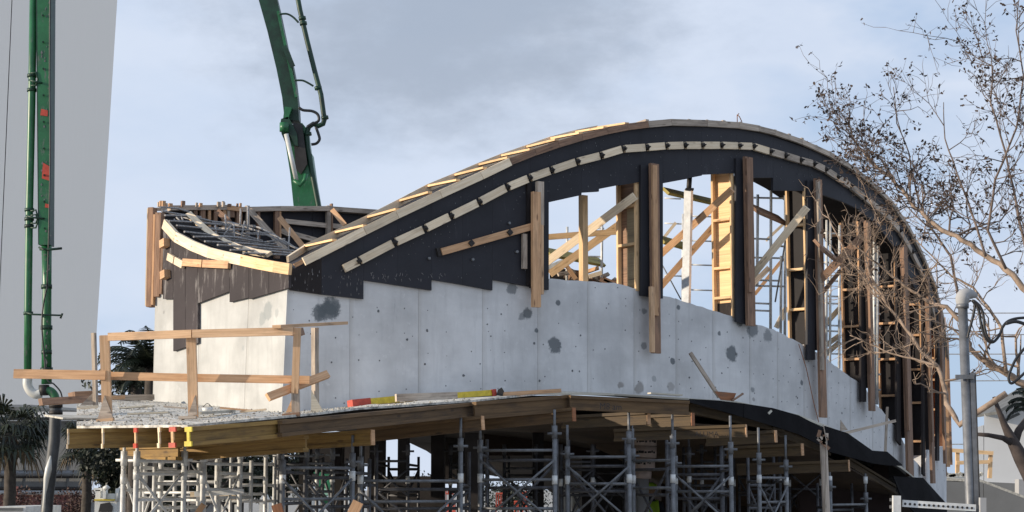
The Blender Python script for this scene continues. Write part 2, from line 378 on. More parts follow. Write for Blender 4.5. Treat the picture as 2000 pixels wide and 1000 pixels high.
# recessed joint strips
mb = MB()
for x in joints[1:-1]:
    a = cyl(x, interp(wall_top, x)+9, -.022); b = cyl(x, interp(wall_base, x)+6, -.022); mb.bar(a, b, .03, .02, nrm(a))
stuff(mb.build('joint_filler', 'mortar', shell))
mb = MB()
def disc(mb, p, n, r, t=.004, k=8):
    x = n.cross(Z).normalized(); y = x.cross(n).normalized()
    mb.prism([p+x*math.cos(2*math.pi*j/k)*r*random.uniform(.8, 1.15)+y*math.sin(2*math.pi*j/k)*r*random.uniform(.8, 1.4) for j in range(k)], n*t)
for i in range(len(joints)-1):
    x0, x1 = joints[i], joints[i+1]
    for f in (.12, .42, .8):
        x = lerp(x0, x1, f); yt, yb = interp(wall_top, x)+18, interp(wall_base, x)-12
        if x < 1035: yt = 580
        for v in (.12, .38, .62, .95):
            y = lerp(yt, yb, v+random.uniform(-.03, .03))
            if yb-yt < 40 or y > yb or random.random() < .3: continue
            p = cyl(x+random.uniform(-4, 4), y); disc(mb, p, nrm(p), random.uniform(.005, .0105))
for _ in range(40):
    x = random.uniform(600, 1750); y = random.uniform(interp(wall_top, x)+8, interp(wall_base, x)-5)
    if x < 1035: y = random.uniform(600, 790)
    p = cyl(x, y); disc(mb, p, nrm(p), random.uniform(.006, .02))
stuff(mb.build('tie_holes', 'hole_grey', shell))
# left wall plane
PA = cyl(562, 600); PB = at(303, 600, 27.2)
dl = (PB-PA); dl.z = 0; dl.normalize(); LN = V((dl.y, -dl.x, 0))
if LN.y > 0: LN = -LN
def lw(px, py, off=0.0): return plane_hit(px, py, PA+LN*off, LN)
concrete('concrete_left', (.465, .468, .455), [(tuple(lw(523, 606)), .13, (.27, .29, .29), .8), (tuple(lw(512, 622)), .10, (.27, .29, .29), .7), (tuple(lw(542, 612)), .07, (.3, .32, .32), .6), (tuple(lw(475, 680)), .04, (.3, .32, .32), .6), (tuple(lw(320, 610)), .03, (.2, .2, .2), .6)])  # same concrete as the front, base lowered to tone down the sun here
lj = [303, 392, 487, 562]
for i in range(3):
    top, bot, back = [], [], []
    for k in range(4):
        x = lerp(lj[i]+.2, lj[i+1]-.2, k/3)
        xb = lerp(298, 549, (x-303)/259.0)
        tp = lw(x, 548 if x > 330 else 580)
        bp = lw(xb, interp([(298, 782), (549, 812)], xb)+5)
        if i == 2 and k == 3: tp = cyl(562.7, 540); bp = cyl(550.5, 812)
        top.append(tp); bot.append(bp); back.append(-LN*.28)
    MB().sheet(top, bot, back).build('wall_panel', 'concrete_left', shell)
# back-left side wall closes the shell behind
mb = MB(); p0 = lw(303, 640); p1 = at(330, 640, 33)
mb.sheet([V((p0.x, p0.y, 5.9)), V((p1.x, p1.y, 5.9))], [V((p0.x, p0.y, 4.1)), V((p1.x, p1.y, 4.1))], [V((.2, 0, 0))]*2)
# ------------------------------------------------------------------ deck platform
outer = [at(150, 832, 18.6), at(250, 831, 18.2), at(367, 830, 17.7), at(500, 817, 18.3), at(620, 806, 19.3), at(700, 796, 20.3), at(800, 790, 21.2), at(925, 781, 22.3)]
for x, y, o in ((1050, 768, 1.0), (1118, 768, 1.0), (1200, 769, 1.0), (1345, 778, .95), (1440, 784, .9), (1560, 810, .85), (1620, 836, .8), (1704, 880, .7), (1760, 912, .6), (1810, 950, .5), (1845, 990, .45)):
    outer.append(cyl(x, y, o))
inner = [at(150, 776, 26.5), at(200, 775, 26.8), at(298, 783, 27.0), at(430, 794, 25.5), cyl(549, 807), cyl(650, 798), cyl(740, 785), cyl(860, 771)]
for x in (1000, 1090, 1180, 1330, 1440, 1560, 1620, 1704, 1760, 1810, 1845): inner.append(cyl(x, interp(wall_base, x)+2))
deck = T('deck_platform', 'raised plywood working deck littered with grit round the shell wall', 'deck', outer[2])
for i in range(len(outer)-1):
    a, b, c, d = outer[i], outer[i+1], inner[i+1], inner[i]
    mb = MB(); e = .004
    rows = 2 if i < 4 else 1
    for r in range(rows):
        f0, f1 = r/rows, (r+1)/rows
        q = [lerp(a, d, f0+.002), lerp(b, c, f0+.002), lerp(b, c, f1), lerp(a, d, f1)]
        m2 = MB().prism(q, V((0, 0, -.025))); m2.build('deck_sheet', 'deck_grit' if i < 8 else 'ply_white', deck)
mb = MB(); mbk = MB(); mb_ = mb
for _ in range(2300):                    # cement crumbs and offcuts on the left end of the deck
    i = random.choice([0, 0, 1, 1, 1, 2, 2, 3, 4, 5, 6]); u, v_ = random.random(), random.random()**1.3
    p = lerp(lerp(outer[i], outer[i+1], u), lerp(inner[i], inner[i+1], u), v_)
    s = random.uniform(.006, .022); h = V((random.uniform(-1, 1), random.uniform(-1, 1), 0))*s
    k = V((h.y, -h.x, 0))*random.uniform(.3, 1)
    mb = mb_ if random.random() < .68 else mbk
    p = p+Z*.002; tp_ = p+Z*s*random.uniform(.4, 1.1)
    mb.tri(p-h, p+k, tp_); mb.tri(p+k, p+h, tp_); mb.tri(p+h, p-k, tp_); mb.tri(p-k, p-h, tp_)
stuff(mb_.build('debris', 'mortar', deck, fix=False)); stuff(mbk.build('dark_debris', 'grit_dark', deck, fix=False))
# shell floor slab inside
mb = MB(); top, bot = [], []
ins = [p for p in inner[4:]]
tops = [p-nrm(p)*.05 - Z*.06 for p in ins]
back = []
for i, p in enumerate(ins):
    d = 9.0 if i < 12 else 7.5
    back.append(V((-math.sin(.25)*0, 0, 0))+V((p.x-nrm(p).x*d, p.y-nrm(p).y*d+.5, p.z-.06)))
for i in range(len(ins)-1):
    mb.prism([tops[i], tops[i+1], back[i+1], back[i]], V((0, 0, -.22)))
lt = lw(303, 640); q0 = V((lt.x+.1, lt.y, tops[0].z+.1)); mb.prism([V((tops[0].x, tops[0].y, tops[0].z+.02)), q0, V((back[0].x+.1, back[0].y+.2, tops[0].z+.1)), V((back[0].x, back[0].y, tops[0].z+.02))], V((0, 0, -.22)))
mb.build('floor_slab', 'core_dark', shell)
# ------------------------------------------------------------------ black arch formwork on the front wall
arch = T('arch_formwork', 'long black plywood arch form with pine battens curving over the shell front', 'formwork', cyl(1050, 400))
top_line = [(562, 527), (597, 519), (660, 488), (720, 458), (790, 422), (872, 380), (940, 347), (998, 319), (1060, 294), (1130, 273), (1208, 253), (1260, 248), (1310, 245), (1380, 247), (1440, 250), (1492, 262), (1540, 277), (1588, 294), (1619, 308), (1660, 332), (1700, 362), (1740, 402), (1775, 452), (1800, 502), (1825, 565), (1840, 625), (1850, 705)]
sheets = [(566, 628, 566, 575), (628, 710, 575, 584), (710, 776, 547, 557), (776, 843, 557, 567), (843, 903, 546, 556), (903, 962, 556, 567), (962, 1036, 546, 560),
          (1036, 1072, 562, 566), (1072, 1136, 395, 381), (1136, 1170, 376, 374), (1170, 1211, 369, 361), (1211, 1252, 362, 355), (1252, 1295, 577, 583),
          (1295, 1344, 358, 349), (1344, 1371, 348, 343), (1371, 1438, 341, 338), (1438, 1471, 380, 380), (1471, 1510, 347, 347), (1510, 1579, 372, 373), (1579, 1606, 375, 380), (1606, 1643, 380, 393), (1643, 1680, 393, 410),
          (1680, 1712, 412, 438), (1712, 1745, 438, 480), (1745, 1778, 480, 545), (1778, 1805, 545, 600), (1805, 1828, 600, 660), (1828, 1846, 660, 740)]
def csheet(x0, x1, yb0, yb1, topf, off, th, mat, name, parent, n=3):
    t, b, k_ = [], [], []
    for k in range(n+1):
        f = k/n; x = lerp(x0, x1, f); a = cyl(x, topf(x), off); c = cyl(x, lerp(yb0, yb1, f), off)
        t.append(a); b.append(c); k_.append(-nrm(a)*th)
    return MB().sheet(t, b, k_).build(name, mat, parent)
for (x0, x1, y0, y1) in sheets:
    worn = x0 < 710
    csheet(x0+.1, x1-.1, y0, y1, lambda x: interp(top_line, x), .05, .045, 'film_dull' if worn and x0 < 600 else 'film_black', 'plywood_sheet', arch)
# top battens
nodes = [(593, 511), (712, 451), (775, 419.5), (860, 379.5), (940, 343), (996, 316), (1045, 297), (1090, 282), (1136, 268), (1185, 256), (1225, 248), (1265, 243), (1310, 239), (1380, 241), (1443, 245), (1480, 251), (1512, 259), (1565, 277), (1619, 301), (1660, 326), (1700, 356), (1740, 395), (1775, 446), (1800, 496), (1825, 556), (1842, 622), (1851, 700)]
for i in range(len(nodes)-1):
    (x0, y0), (x1, y1) = nodes[i], nodes[i+1]
    mat = 'pine' if x1 <= 1000 else ('wood_brown' if x1 < 1270 else 'wood_grey')
    n = 2 if i < 5 else 1
    for k in range(1):
        a, b = cyl(x0, y0, .09), cyl(x1, y1, .09); d = (b-a)*.004
        w_ = .115 if x1 <= 1000 else .10 if x1 < 1500 else .085
        board('top_batten', a+d, b-d, w_, .045, nrm((a+b)/2), mat, arch)
# waler blocks and clamps
wn = [(671, 525), (700, 510.5), (770, 474), (829, 447), (880, 422), (935, 395), (990, 366), (1033, 348), (1076, 333), (1126, 316), (1173, 304), (1216, 291), (1262, 288), (1300, 285), (1336, 284), (1370, 284), (1407, 284), (1442, 285), (1470, 286), (1503, 296), (1532, 304), (1562, 313), (1588, 320), (1611, 331), (1634, 346), (1660, 363), (1688, 386), (1728, 418), (1756, 450), (1780, 492), (1800, 532), (1815, 582), (1830, 640)]
for i in range(len(wn)-1):
    a, b = cyl(*wn[i], .10), cyl(*wn[i+1], .10); d = (b-a).normalized()*.034
    if i == 0: d = d*.2
    board('waler_block', a+d, b-d, .112, .05, nrm((a+b)/2), 'pine' if wn[i][0] < 1260 else 'wood_grey' if wn[i][0] > 1480 else 'pine', arch)
    if i:
        p = a; n = nrm(p); t = (d.normalized()+tng(p)*0).normalized(); u = t.cross(n).normalized()
        mb = MB(); s = .042; rot = .6 if i % 2 else .1
        x_, y_ = t*math.cos(rot)+u*math.sin(rot), -t*math.sin(rot)+u*math.cos(rot)
        mb.prism([p+n*.02+x_*s, p+n*.02+y_*s, p+n*.02-x_*s, p+n*.02-y_*s], n*.035)
        mb.tube([p+n*.05, p+n*.10], .012, 6); mb.build('clamp', 'clamp_iron', arch)
# scuffs, nail heads and scraped streaks over the clean black sheets
mb = MB()
for _ in range(260):
    x = random.uniform(715, 1600); lo_ = interp(top_line, x)+12; hi_ = interp([(715, 540), (1035, 545), (1036, 380), (1070, 380), (1250, 350), (1440, 335), (1600, 372)], x)
    if hi_ < lo_+8: continue
    p = cyl(x, random.uniform(lo_, hi_), .052); n = nrm(p); t = tng(p); s = random.uniform(.003, .008)
    mb.prism([p+t*s, p+Z*s*random.uniform(.5, 2.5), p-t*s, p-Z*s*random.uniform(.5, 2.5)], n*.003)
stuff(mb.build('scuffs', 'hole_grey', arch))
# slanted lower waler and its clamps
a, b = cyl(862, 492, .10), cyl(1043, 441, .12); board('lower_waler', a, b, .10, .05, nrm(a), 'pine_warm', arch)
a, b = cyl(853, 493, .07), cyl(864, 490, .07); board('batten_end', a, b, .12, .06, nrm(a), 'clamp_iron', arch)
for x, y in ((920, 475), (995, 454)):
    p = cyl(x, y, .13); n = nrm(p); t = tng(p); MB().prism([p+t*.05, p+Z*.05, p-t*.05, p-Z*.05], n*.03).build('clamp', 'clamp_iron', arch)
for x, y in ((837, 505), (922, 507), (1008, 492), (993, 436)):
    p = cyl(x, y, .05); n = nrm(p); MB().tube([p, p+n*.04], .02, 8).build('clamp', 'galvanised', arch)
# scraps of splashed mortar on the worn sheets and along the lower edge
mb = MB()
for _ in range(46):
    x = random.uniform(570, 705); y = random.uniform(525, 580)
    if y < interp(top_line, x)+12: continue
    p = cyl(x, y, .052); n = nrm(p); t = tng(p); s = random.uniform(.003, .009); mb.prism([p+t*s, p+Z*s*random.uniform(1, 6), p-t*s*random.uniform(.3, 1), p-Z*s*random.uniform(1, 5)], n*.004)
for _ in range(26):
    x = random.uniform(712, 870); p = cyl(x, random.uniform(532, 545), .052); n = nrm(p); t = tng(p); mb.bar(p, p+Z*random.uniform(-.05, -.02)+t*random.uniform(-.02, .03), .006, .004, n)
stuff(mb.build('mortar_splash', 'splash_grey', arch))
# roof boards lying over the form, inner rib and deck sheets
rb = [(652, 472), (712, 444), (775, 412), (838, 379), (893, 355), (945, 331), (992, 311), (1036, 295), (1085, 276), (1132, 263), (1180, 252), (1222, 244), (1262, 238), (1312, 234), (1345, 234), (1380, 235), (1412, 236), (1445, 239), (1480, 246), (1512, 254), (1540, 262), (1565, 270), (1592, 284), (1619, 296), (1645, 311), (1672, 330), (1700, 349), (1722, 372), (1748, 398), (1765, 424), (1785, 458), (1803, 498), (1820, 540), (1834, 590), (1845, 640)]
prev = None
def inward(p, d, dz): return V((p.x-nrm(p).x*d, p.y-nrm(p).y*d, p.z+dz))
ribp = []
for i, (x, y) in enumerate(rb):
    if x > 1300: y += 3.5
    a = cyl(x, y, .06); dz = -.02 if x < 900 else -.10 if x < 1300 else -.25
    if x < 1250:
        lift = interp([(650, 13), (900, 13), (1100, 7), (1250, 2)], x); yy = interp([(597, 497)]+rb, x-55)
        e = at(x-55, yy-lift, a.y+1.3)
    else: e = inward(a, 1.5, dz)
    ribp.append((a, e))
    mat = 'pine_yellow' if x < 1250 else 'wood_grey'
    board('roof_board', a+Z*.02+nrm(a)*.03, e+Z*.02, .065, .03, Z, mat, arch)
for i in range(len(ribp)-1):
    (a, e), (b, f) = ribp[i], ribp[i+1]
    MB().prism([a-Z*.06, b-Z*.06, f-Z*.06, e-Z*.06], V((0, 0, -.02))).build('roof_sheet', 'film_black' if i < 12 else 'film_dull', arch)
    board('inner_rib', e, f, .04, .11, Z, 'pine' if rb[i][0] < 1250 else 'wood_grey', arch)
(a0, e0) = ribp[0]
q = cyl(575, 519, -.1); q2 = at(562, 507, a0.y+.55)
board('inner_rib', q2, e0, .035, .09, Z, 'pine', arch); board('inner_rib', q, a0-nrm(a0)*.12-Z*.05, .03, .06, Z, 'pine_warm', arch)
MB().prism([q-Z*.04, a0-Z*.06, e0-Z*.06, q2-Z*.04], V((0, 0, -.02))).build('roof_sheet', 'film_black', arch)
mb = MB()   # starter bar stubs on the crest
b0 = cyl(1440, 238, -.2); b1 = cyl(1449, 238, -.3)
mb2 = MB().tube([b0, b0+Z*.10, b0+Z*.14+V((.03, 0, 0))], .008, 6); mb2.build('starter_bar', 'wood_rust', arch)
MB().tube([b1, b1+Z*.09+V((-.04, 0, 0)), b1+Z*.12+V((-.08, 0, 0))], .008, 6).build('starter_bar', 'wood_rust', arch)
# ------------------------------------------------------------------ column formwork along the front
cols = [
 # px0,px1 post, ytop,ybot, blackL, blackR, btop, bbotL, bbotR, ladder(x0,x1,top,bot), rungs, panel, label
 (1268, 1287, 320, 690, 1252, 1294, 322, 577, 583, (1211, 1250, 358, 562), [404, 479], 'ply_tan', 'column form with tan plywood side, its long brown post hanging far down the wall'),
 (1452, 1470, 307, 636, 1438, 1471, 309, 628, 637, (1396, 1436, 342, 613), [430, 524, 582], 'pine_yellow', 'column form with a bright yellow plywood side, under the highest part of the arch'),
 (1590, 1605, 350, 815, 1577, 1592, 352, 703, 703, (1541, 1579, 375, 678), [441, 527, 605], 'panel_black', 'column form with black plywood between pine rungs, its long post reaching the deck edge'),
 (1688, 1700, 432, 802, 1682, 1692, 430, 785, 785, (1646, 1684, 440, 752), [485, 566, 638, 702], 'panel_black', 'column form just behind the left edge of the branch tangle, fifth post from the left'),
 (1758, 1772, 480, 930, 1752, 1760, 480, 860, 870, (1716, 1756, 500, 850), [560, 632, 702, 773], 'panel_black', 'column form behind the branches, with a brown post running down to the black deck skirt'),
 (1806, 1815, 540, 944, 1803, 1807, 545, 925, 930, (1774, 1804, 560, 918), [595, 655, 722, 787, 862], 'panel_black', 'narrow column form second from the right end of the wall'),
 (1834, 1840, 600, 905, 1830, 1835, 610, 900, 900, (1818, 1831, 610, 890), [700, 742, 800, 850], 'wood_rust', 'last and narrowest column form at the right end of the wall')]
def post_board(parent, x0, x1, y0, y1, off, th, mat, name='post'):
    a = cyl((x0+x1)/2, y0, off); b = cyl((x0+x1)/2, y1, off); b.x = a.x; b.y = a.y
    w_ = (cyl(x1, (y0+y1)/2, off)-cyl(x0, (y0+y1)/2, off)).length
    return board(name, a, b, min(w_, .5), th, nrm(a), mat, parent)
GC = 'column forms standing along the arch'
for ci, (x0, x1, yt, yb, bl, br, bt, bb0, bb1, lad, rungs, pan, lab) in enumerate(cols):
    foot = cyl((x0+x1)/2, yb, .1)
    t = T('column_formwork', lab, 'column form', foot, GC)
    # black front board beside and behind the post
    if br-bl > 3:
        csheet(bl, br, bb0, bb1, lambda x: bt, .09, .04, 'film_black' if ci < 3 else 'film_dull', 'front_sheet', t, 1)
    wood_ = 'wood_brown' if ci in (1,) else 'wood_grey' if ci == 2 else 'pine_warm' if ci in (0,) else 'wood_brown'
    post_board(t, x0+1, x1-2, yt, yb, .155, .05, 'wood_brown' if ci < 4 else wood_); post_board(t, x0+5, x1-5, yt+3, min(yb, yt+(yb-yt)*.8), .20, .04, wood_, 'post_splice')
    if ci == 0:
        post_board(t, 1269, 1276, 560, 688, .21, .05, 'rail_pine', 'post_splice')
    # radial side frame seen through the opening on the left
    lx0, lx1, lt_, lb_ = lad
    P0 = cyl(bl+1, 500, .05); n_t = tng(P0); inn = -nrm(P0)
    H = lambda px, py: plane_hit(px, py, P0, n_t)
    zt = H(lx1, lt_).z
    sL = (H(lx0+2, (lt_+lb_)/2)-V((P0.x, P0.y, 0))).dot(inn); sR = (H(lx1-2, (lt_+lb_)/2)-V((P0.x, P0.y, 0))).dot(inn)
    base = V((P0.x, P0.y, 0)); pt = lambda s, z, o=0.0: base+inn*s+Z*z+n_t*o
    zb = H((lx0+lx1)/2, lb_).z-.05; zt = H((lx0+lx1)/2, lt_).z+.05
    th = .05; side = -1.0
    MB().prism([pt(sL-.0, zb), pt(sR, zb), pt(sR, zt), pt(sL, zt)], n_t*.02).build('side_sheet', pan, t)
    lit = 'pine_yellow' if ci < 3 else 'pine_warm'
    for s_ in (sL, sR): board('stile', pt(s_, zb-.02, -.045), pt(s_, zt, -.045), .038 if ci < 2 else .034, .07, n_t, lit, t)
    for ry in rungs:
        z_ = H((lx0+lx1)/2, ry).z; board('rung', pt(min(sL, sR)+.022, z_, -.045), pt(max(sL, sR)-.022, z_, -.045), .04, .08, n_t, lit, t)
    if ci == 0:
        z_ = H(lx1, 404).z; MB().prism([pt(sL-.02, z_, -.01), pt(sR, z_, -.01), pt(sR, zt, -.01), pt(sL-.02, zt, -.01)], n_t*.008).build('dark_sheet', 'wood_brown', t)
        zz = H(lx1, 482).z
        MB().prism([pt(sL-.02, zb, -.006), pt(lerp(sL, sR, .34), zb, -.006), pt(lerp(sL, sR, .34), z_, -.006), pt(sL-.02, z_, -.006)], n_t*.004).build('dark_sheet', 'wood_brown', t)
    if ci == 1:
        z_ = H(lx1, 590).z; MB().prism([pt(sL-.02, zb, -.006), pt(sR, zb, -.006), pt(sR, z_, -.006), pt(sL-.02, z_, -.006)], n_t*.004).build('dark_sheet', 'film_dull', t)
    # right-hand side sheet of the box
    if ci < 6:
        q = cyl(max(br, bl+6), 500, .04)
        MB().prism([V((q.x, q.y, zb)), V((q.x, q.y, zb))-nrm(q)*.45, V((q.x, q.y, zt))-nrm(q)*.45, V((q.x, q.y, zt))], n_t*-.02).build('side_sheet', 'film_dull', t)
# first form: post on the solid part
t = T('column_formwork', 'doubled pine post standing on the solid black part, left of the first opening', 'column form', cyl(1048, 600, .1), GC)
csheet(1030, 1039, 557, 557, lambda x: 357, .09, .04, 'film_dull', 'front_sheet', t, 1)
csheet(1059, 1069, 562, 566, lambda x: 365, .09, .04, 'film_black', 'front_sheet', t, 1)
post_board(t, 1048, 1060, 355, 440, .16, .07, 'wood_grey'); post_board(t, 1039, 1054, 375, 600, .19, .06, 'pine_warm'); post_board(t, 1055, 1060, 438, 575, .17, .05, 'rail_pine', 'post_splice')
single('timber_batten', 'short greyish batten fixed upright on the black form left of the doubled pine post', 'batten', cyl(1024, 457, .10), cyl(1024, 525, .10), .07, .05, nrm(cyl(1024, 490)), 'wood_grey')
# far right bunch of boards at the end of the wall
t = T('end_boards', 'bundle of weathered boards standing at the far right end of the wall', 'boards', cyl(1845, 900, .1))
for i, (x, y0, y1, m_) in enumerate([(1822, 690, 960, 'wood_brown'), (1828, 600, 925, 'wood_rust'), (1836, 640, 930, 'wood_brown'), (1842, 620, 912, 'pine_warm'), (1848, 660, 908, 'wood_brown'), (1850, 720, 905, 'wood_rust')]):
    a = at(x, y0, 36.2+i*.25); b = at(x, y1, 36.2+i*.25); b.x = a.x; board('board', a, b, .09, .05, V((0, -1, 0)), m_, t)
for i, y in enumerate((690, 752, 815, 846, 862)):
    board('cross_board', at(1816, y, 36.6), at(1850, y-4, 37.4), .08, .04, V((0, -1, 0)), 'pine_warm' if i % 2 else 'wood_rust', t)
# ------------------------------------------------------------------ left (corner) formwork
cf = T('corner_formwork', 'weathered black corner form with curved pine batten above the bright left wall', 'formwork', lw(400, 560))
ct = [(318, 440), (324, 449), (350, 476), (376, 487), (408, 498), (440, 508), (472, 518), (505, 524), (540, 530), (563, 533)]
def lsheet(x0, x1, yt0, yb0, yb1, off, th, mat, name, parent, n=3):
    t_, b_, k_ = [], [], []
    for k in range(n+1):
        x = lerp(x0, x1, k/n); t_.append(lw(x, interp(ct, x) if yt0 is None else yt0, off)); b_.append(lw(lerp(x0, x1, k/n), lerp(yb0, yb1, k/n), off)); k_.append(-LN*th)
    return MB().sheet(t_, b_, k_).build(name, mat, parent)
for (x0, x1, y0, y1) in ((318, 338, 584, 584), (338, 362, 686, 678), (362, 386, 678, 670), (386, 448, 592, 569), (448, 486, 590, 581), (486, 525, 584, 573), (525, 564, 573, 562)):
    lsheet(x0+.3, x1-.3, None, y0, y1, .05, .04, 'film_worn', 'plywood_sheet', cf)
cb = [(321, 437), (344, 463), (376, 480), (408, 493), (440, 501), (472, 508), (504, 515), (536, 521), (567, 526)]
for i in range(len(cb)-1):
    a, b = lw(*cb[i], .09), lw(*cb[i+1], .09); board('top_batten', a, b, .15, .05, LN, 'pine' if i < 5 else 'pine_yellow', cf)
for (x0, y0, x1, y1) in ((329, 501, 341, 508), (343, 509, 358, 517), (359, 512, 396, 515), (398, 515, 448, 517)):
    board('waler_block', lw(x0, y0, .09), lw(x1, y1, .09), .11, .05, LN, 'pine_warm' if x0 > 350 else 'pine', cf)
for (x, y) in ((322, 478), (323, 539)):
    board('stub', lw(x-4, y, .09), lw(x+5, y-5, .09), .12, .12, LN, 'pine_warm', cf)
# second rib of the left side, behind the first
for i, (p, q) in enumerate(zip([(368, 418), (392, 440), (415, 460), (440, 474), (465, 484), (495, 492)], [(392, 440), (415, 460), (440, 474), (465, 484), (495, 492), (526, 497)])):
    board('second_rib', at(*p, 28.0-.4*i), at(*q, 27.6-.4*i), .10, .05, V((-.3, -.5, .8)), 'pine', cf)
# low sheet between ribs
MB().prism([lw(322, 432, -.1), lw(470, 508, -.1), lw(560, 528, -.1), at(526, 509, 26.0), at(440, 488, 27.2), at(372, 430, 28.3)], V((0, 0, -.03))).build('roof_sheet', 'skirt_black', cf)
t = T('corner_posts', 'stack of brown upright planks closing the left end of the form', 'boards', at(305, 600, 27.3))
for (x, y0, y1, Y, m_, w_) in ((298, 406, 600, 27.35, 'wood_brown', .085), (305, 420, 596, 27.2, 'pine_warm', .03), (313, 416, 580, 27.1, 'wood_brown', .09), (321, 470, 575, 27.0, 'wood_brown', .04), (293, 408, 598, 27.6, 'pine', .03)):
    a = at(x, y0, Y); b = at(x-4, y1, Y); board('plank', a, b, w_, .14, V((-.3, -1, 0)), m_, t)
# ------------------------------------------------------------------ back formwork seen inside the notch
BP0 = at(300, 420, 30.5); BP1 = at(750, 420, 33.0); bd = (BP1-BP0).normalized(); bd.z = 0; bd.normalize(); BN = V((bd.y, -bd.x, 0))
if BN.y > 0: BN = -BN
bw = lambda px, py, off=0.0: plane_hit(px, py, BP0+BN*off, BN)
bf = T('back_formwork', 'dark rear form wall with weathered timber walers behind the rebar', 'formwork', bw(520, 500))
xs = [318, 372, 430, 500, 545, 610, 665, 725, 800]
for i in range(len(xs)-1):
    MB().prism([bw(xs[i]+.4, 411), bw(xs[i+1]-.4, 411), bw(xs[i+1]-.4, 540), bw(xs[i]+.4, 540)], -BN*.04).build('plywood_sheet', 'film_black', bf)
tops_ = [(330, 407), (440, 406), (470, 410), (545, 408), (640, 408), (650, 409), (750, 416)]
for i in range(len(tops_)-1):
    board('top_plate', bw(*tops_[i], .08), bw(*tops_[i+1], .08), .085, .16, BN, 'wood_grey' if i != 1 else 'pine_warm', bf)
for (x, y0, y1, w_, m_) in ((540, 404, 505, .085, 'wood_brown'), (546, 404, 500, .03, 'pine_warm'), (641, 402, 462, .075, 'wood_grey'), (647, 398, 458, .03, 'wood_brown'), (504, 410, 470, .05, 'wood_brown'), (420, 405, 470, .06, 'wood_brown'), (445, 408, 470, .05, 'wood_grey'), (463, 404, 470, .05, 'wood_brown'), (483, 402, 470, .06, 'wood_grey'), (395, 408, 460, .09, 'wood_brown'), (408, 408, 455, .05, 'pine_warm'), (437, 403, 450, .07, 'pine_warm'), (468, 405, 440, .06, 'pine_warm'), (452, 404, 425, .09, 'wood_brown'), (381, 408, 440, .06, 'wood_brown')):
    board('stud', bw(x, y0, .1), bw(x, y1, .1), w_, .08, BN, m_, bf)
for (x0, y0, x1, y1, w_, m_) in ((556, 432, 640, 441, .085, 'wood_grey'), (648, 441, 690, 445, .085, 'wood_grey'), (573, 457, 620, 470, .085, 'wood_grey'), (548, 450, 566, 458, .10, 'wood_grey'), (700, 452, 745, 440, .07, 'wood_grey'), (560, 500, 600, 505, .1, 'wood_grey')):
    board('waler', bw(x0, y0, .08), bw(x1, y1, .08), w_, .05, BN, m_, bf)
for i in range(16):
    x = random.uniform(300, 480); p = bw(x, 404, .05+random.random()*.4); s = random.uniform(.03, .07)
    board('end_block', p, p+Z*random.uniform(.05, .12), s, s, BN, random.choice(['wood_brown', 'pine_warm', 'wood_grey']), bf)
# left side form continuing back
lf = T('side_formwork', 'shadowed left side form joining the brown planks to the rear form', 'formwork', at(312, 500, 29))
MB().prism([at(312, 425, 27.4), at(318, 412, 30.6), at(318, 560, 30.6), at(312, 580, 27.4)], V((.04, 0, 0))).build('plywood_sheet', 'film_dull', lf)
board('top_plate', at(308, 409, 27.5), at(322, 407, 30.5), .08, .05, Z, 'wood_grey', lf)
# diagonal braces
def brace(lab, a, b, w_, mat, n=V((0, -1, 0)), name='timber_brace', cat='brace', th=.045, group='diagonal timber braces'):
    return single(name, lab, cat, a, b, w_, th, n, mat, group)
brace('long grey brace falling from the rear wall top to the notch bottom', bw(487, 410, .35), bw(571, 502, 1.0), .105, 'wood_grey')
brace('warm brown brace falling from the square post towards the pine boards at right', bw(546, 425, .3), bw(596, 487, .9), .10, 'pine_warm')
brace('short pine brace at the right end of the rear form', bw(649, 410, .3), bw(674, 440, .6), .09, 'pine_warm')
brace('stub of reddish brace behind the rebar near the rear form', bw(474, 462, .5), bw(500, 482, .8), .11, 'pine_warm')
brace('short brown brace at the far left of the rear form', bw(424, 412, .4), bw(448, 434, .6), .10, 'wood_brown')
# ------------------------------------------------------------------ rebar
rm = T('rebar_mat', 'loose grey mat of reinforcing bars spread over the left of the form', 'rebar', at(440, 470, 28))
edge = [(312, 410), (316, 418), (322, 426), (330, 437), (345, 446), (360, 458), (378, 468), (400, 477), (425, 484), (450, 494), (475, 500)]
for i, (x, y) in enumerate(edge):
    k = i/(len(edge)-1); a = lw(x, y-3, .0)+Z*.02; L_ = lerp(62, 150, min(1, k*1.6)); b = at(x+L_, y+lerp(3, 6, k)+random.uniform(-2, 3), lerp(29.5, 27.5, k)); mid = lerp(a, b, .5)+Z*random.uniform(-.02, .05)
    rm_b = MB().tube([a, mid, b], .016, 6); rm_b.build('bar', 'rebar', rm)
for (pts) in ([(395, 436), (440, 440), (498, 441)], [(398, 444), (450, 447), (500, 450)], [(400, 452), (470, 458), (512, 470)], [(432, 450), (470, 456), (530, 455)],
              [(445, 433), (475, 441), (520, 458), (560, 476), (590, 490)], [(430, 461), (480, 456), (525, 459), (560, 478)], [(440, 478), (500, 476), (556, 467)], [(465, 478), (540, 476)], [(380, 425), (430, 437), (480, 444)],
              [(434, 465), (470, 473), (510, 490)], [(480, 441), (505, 444), (540, 462), (575, 483)], [(350, 425), (400, 431), (455, 437)], [(405, 460), (455, 468), (500, 474)], [(330, 416), (380, 424)], [(395, 470), (450, 476), (520, 488)]):
    MB().tube([at(x, y, 29.4-1.8*(x-380)/200) for x, y in pts], .017, 6).build('bar', 'rebar', rm)
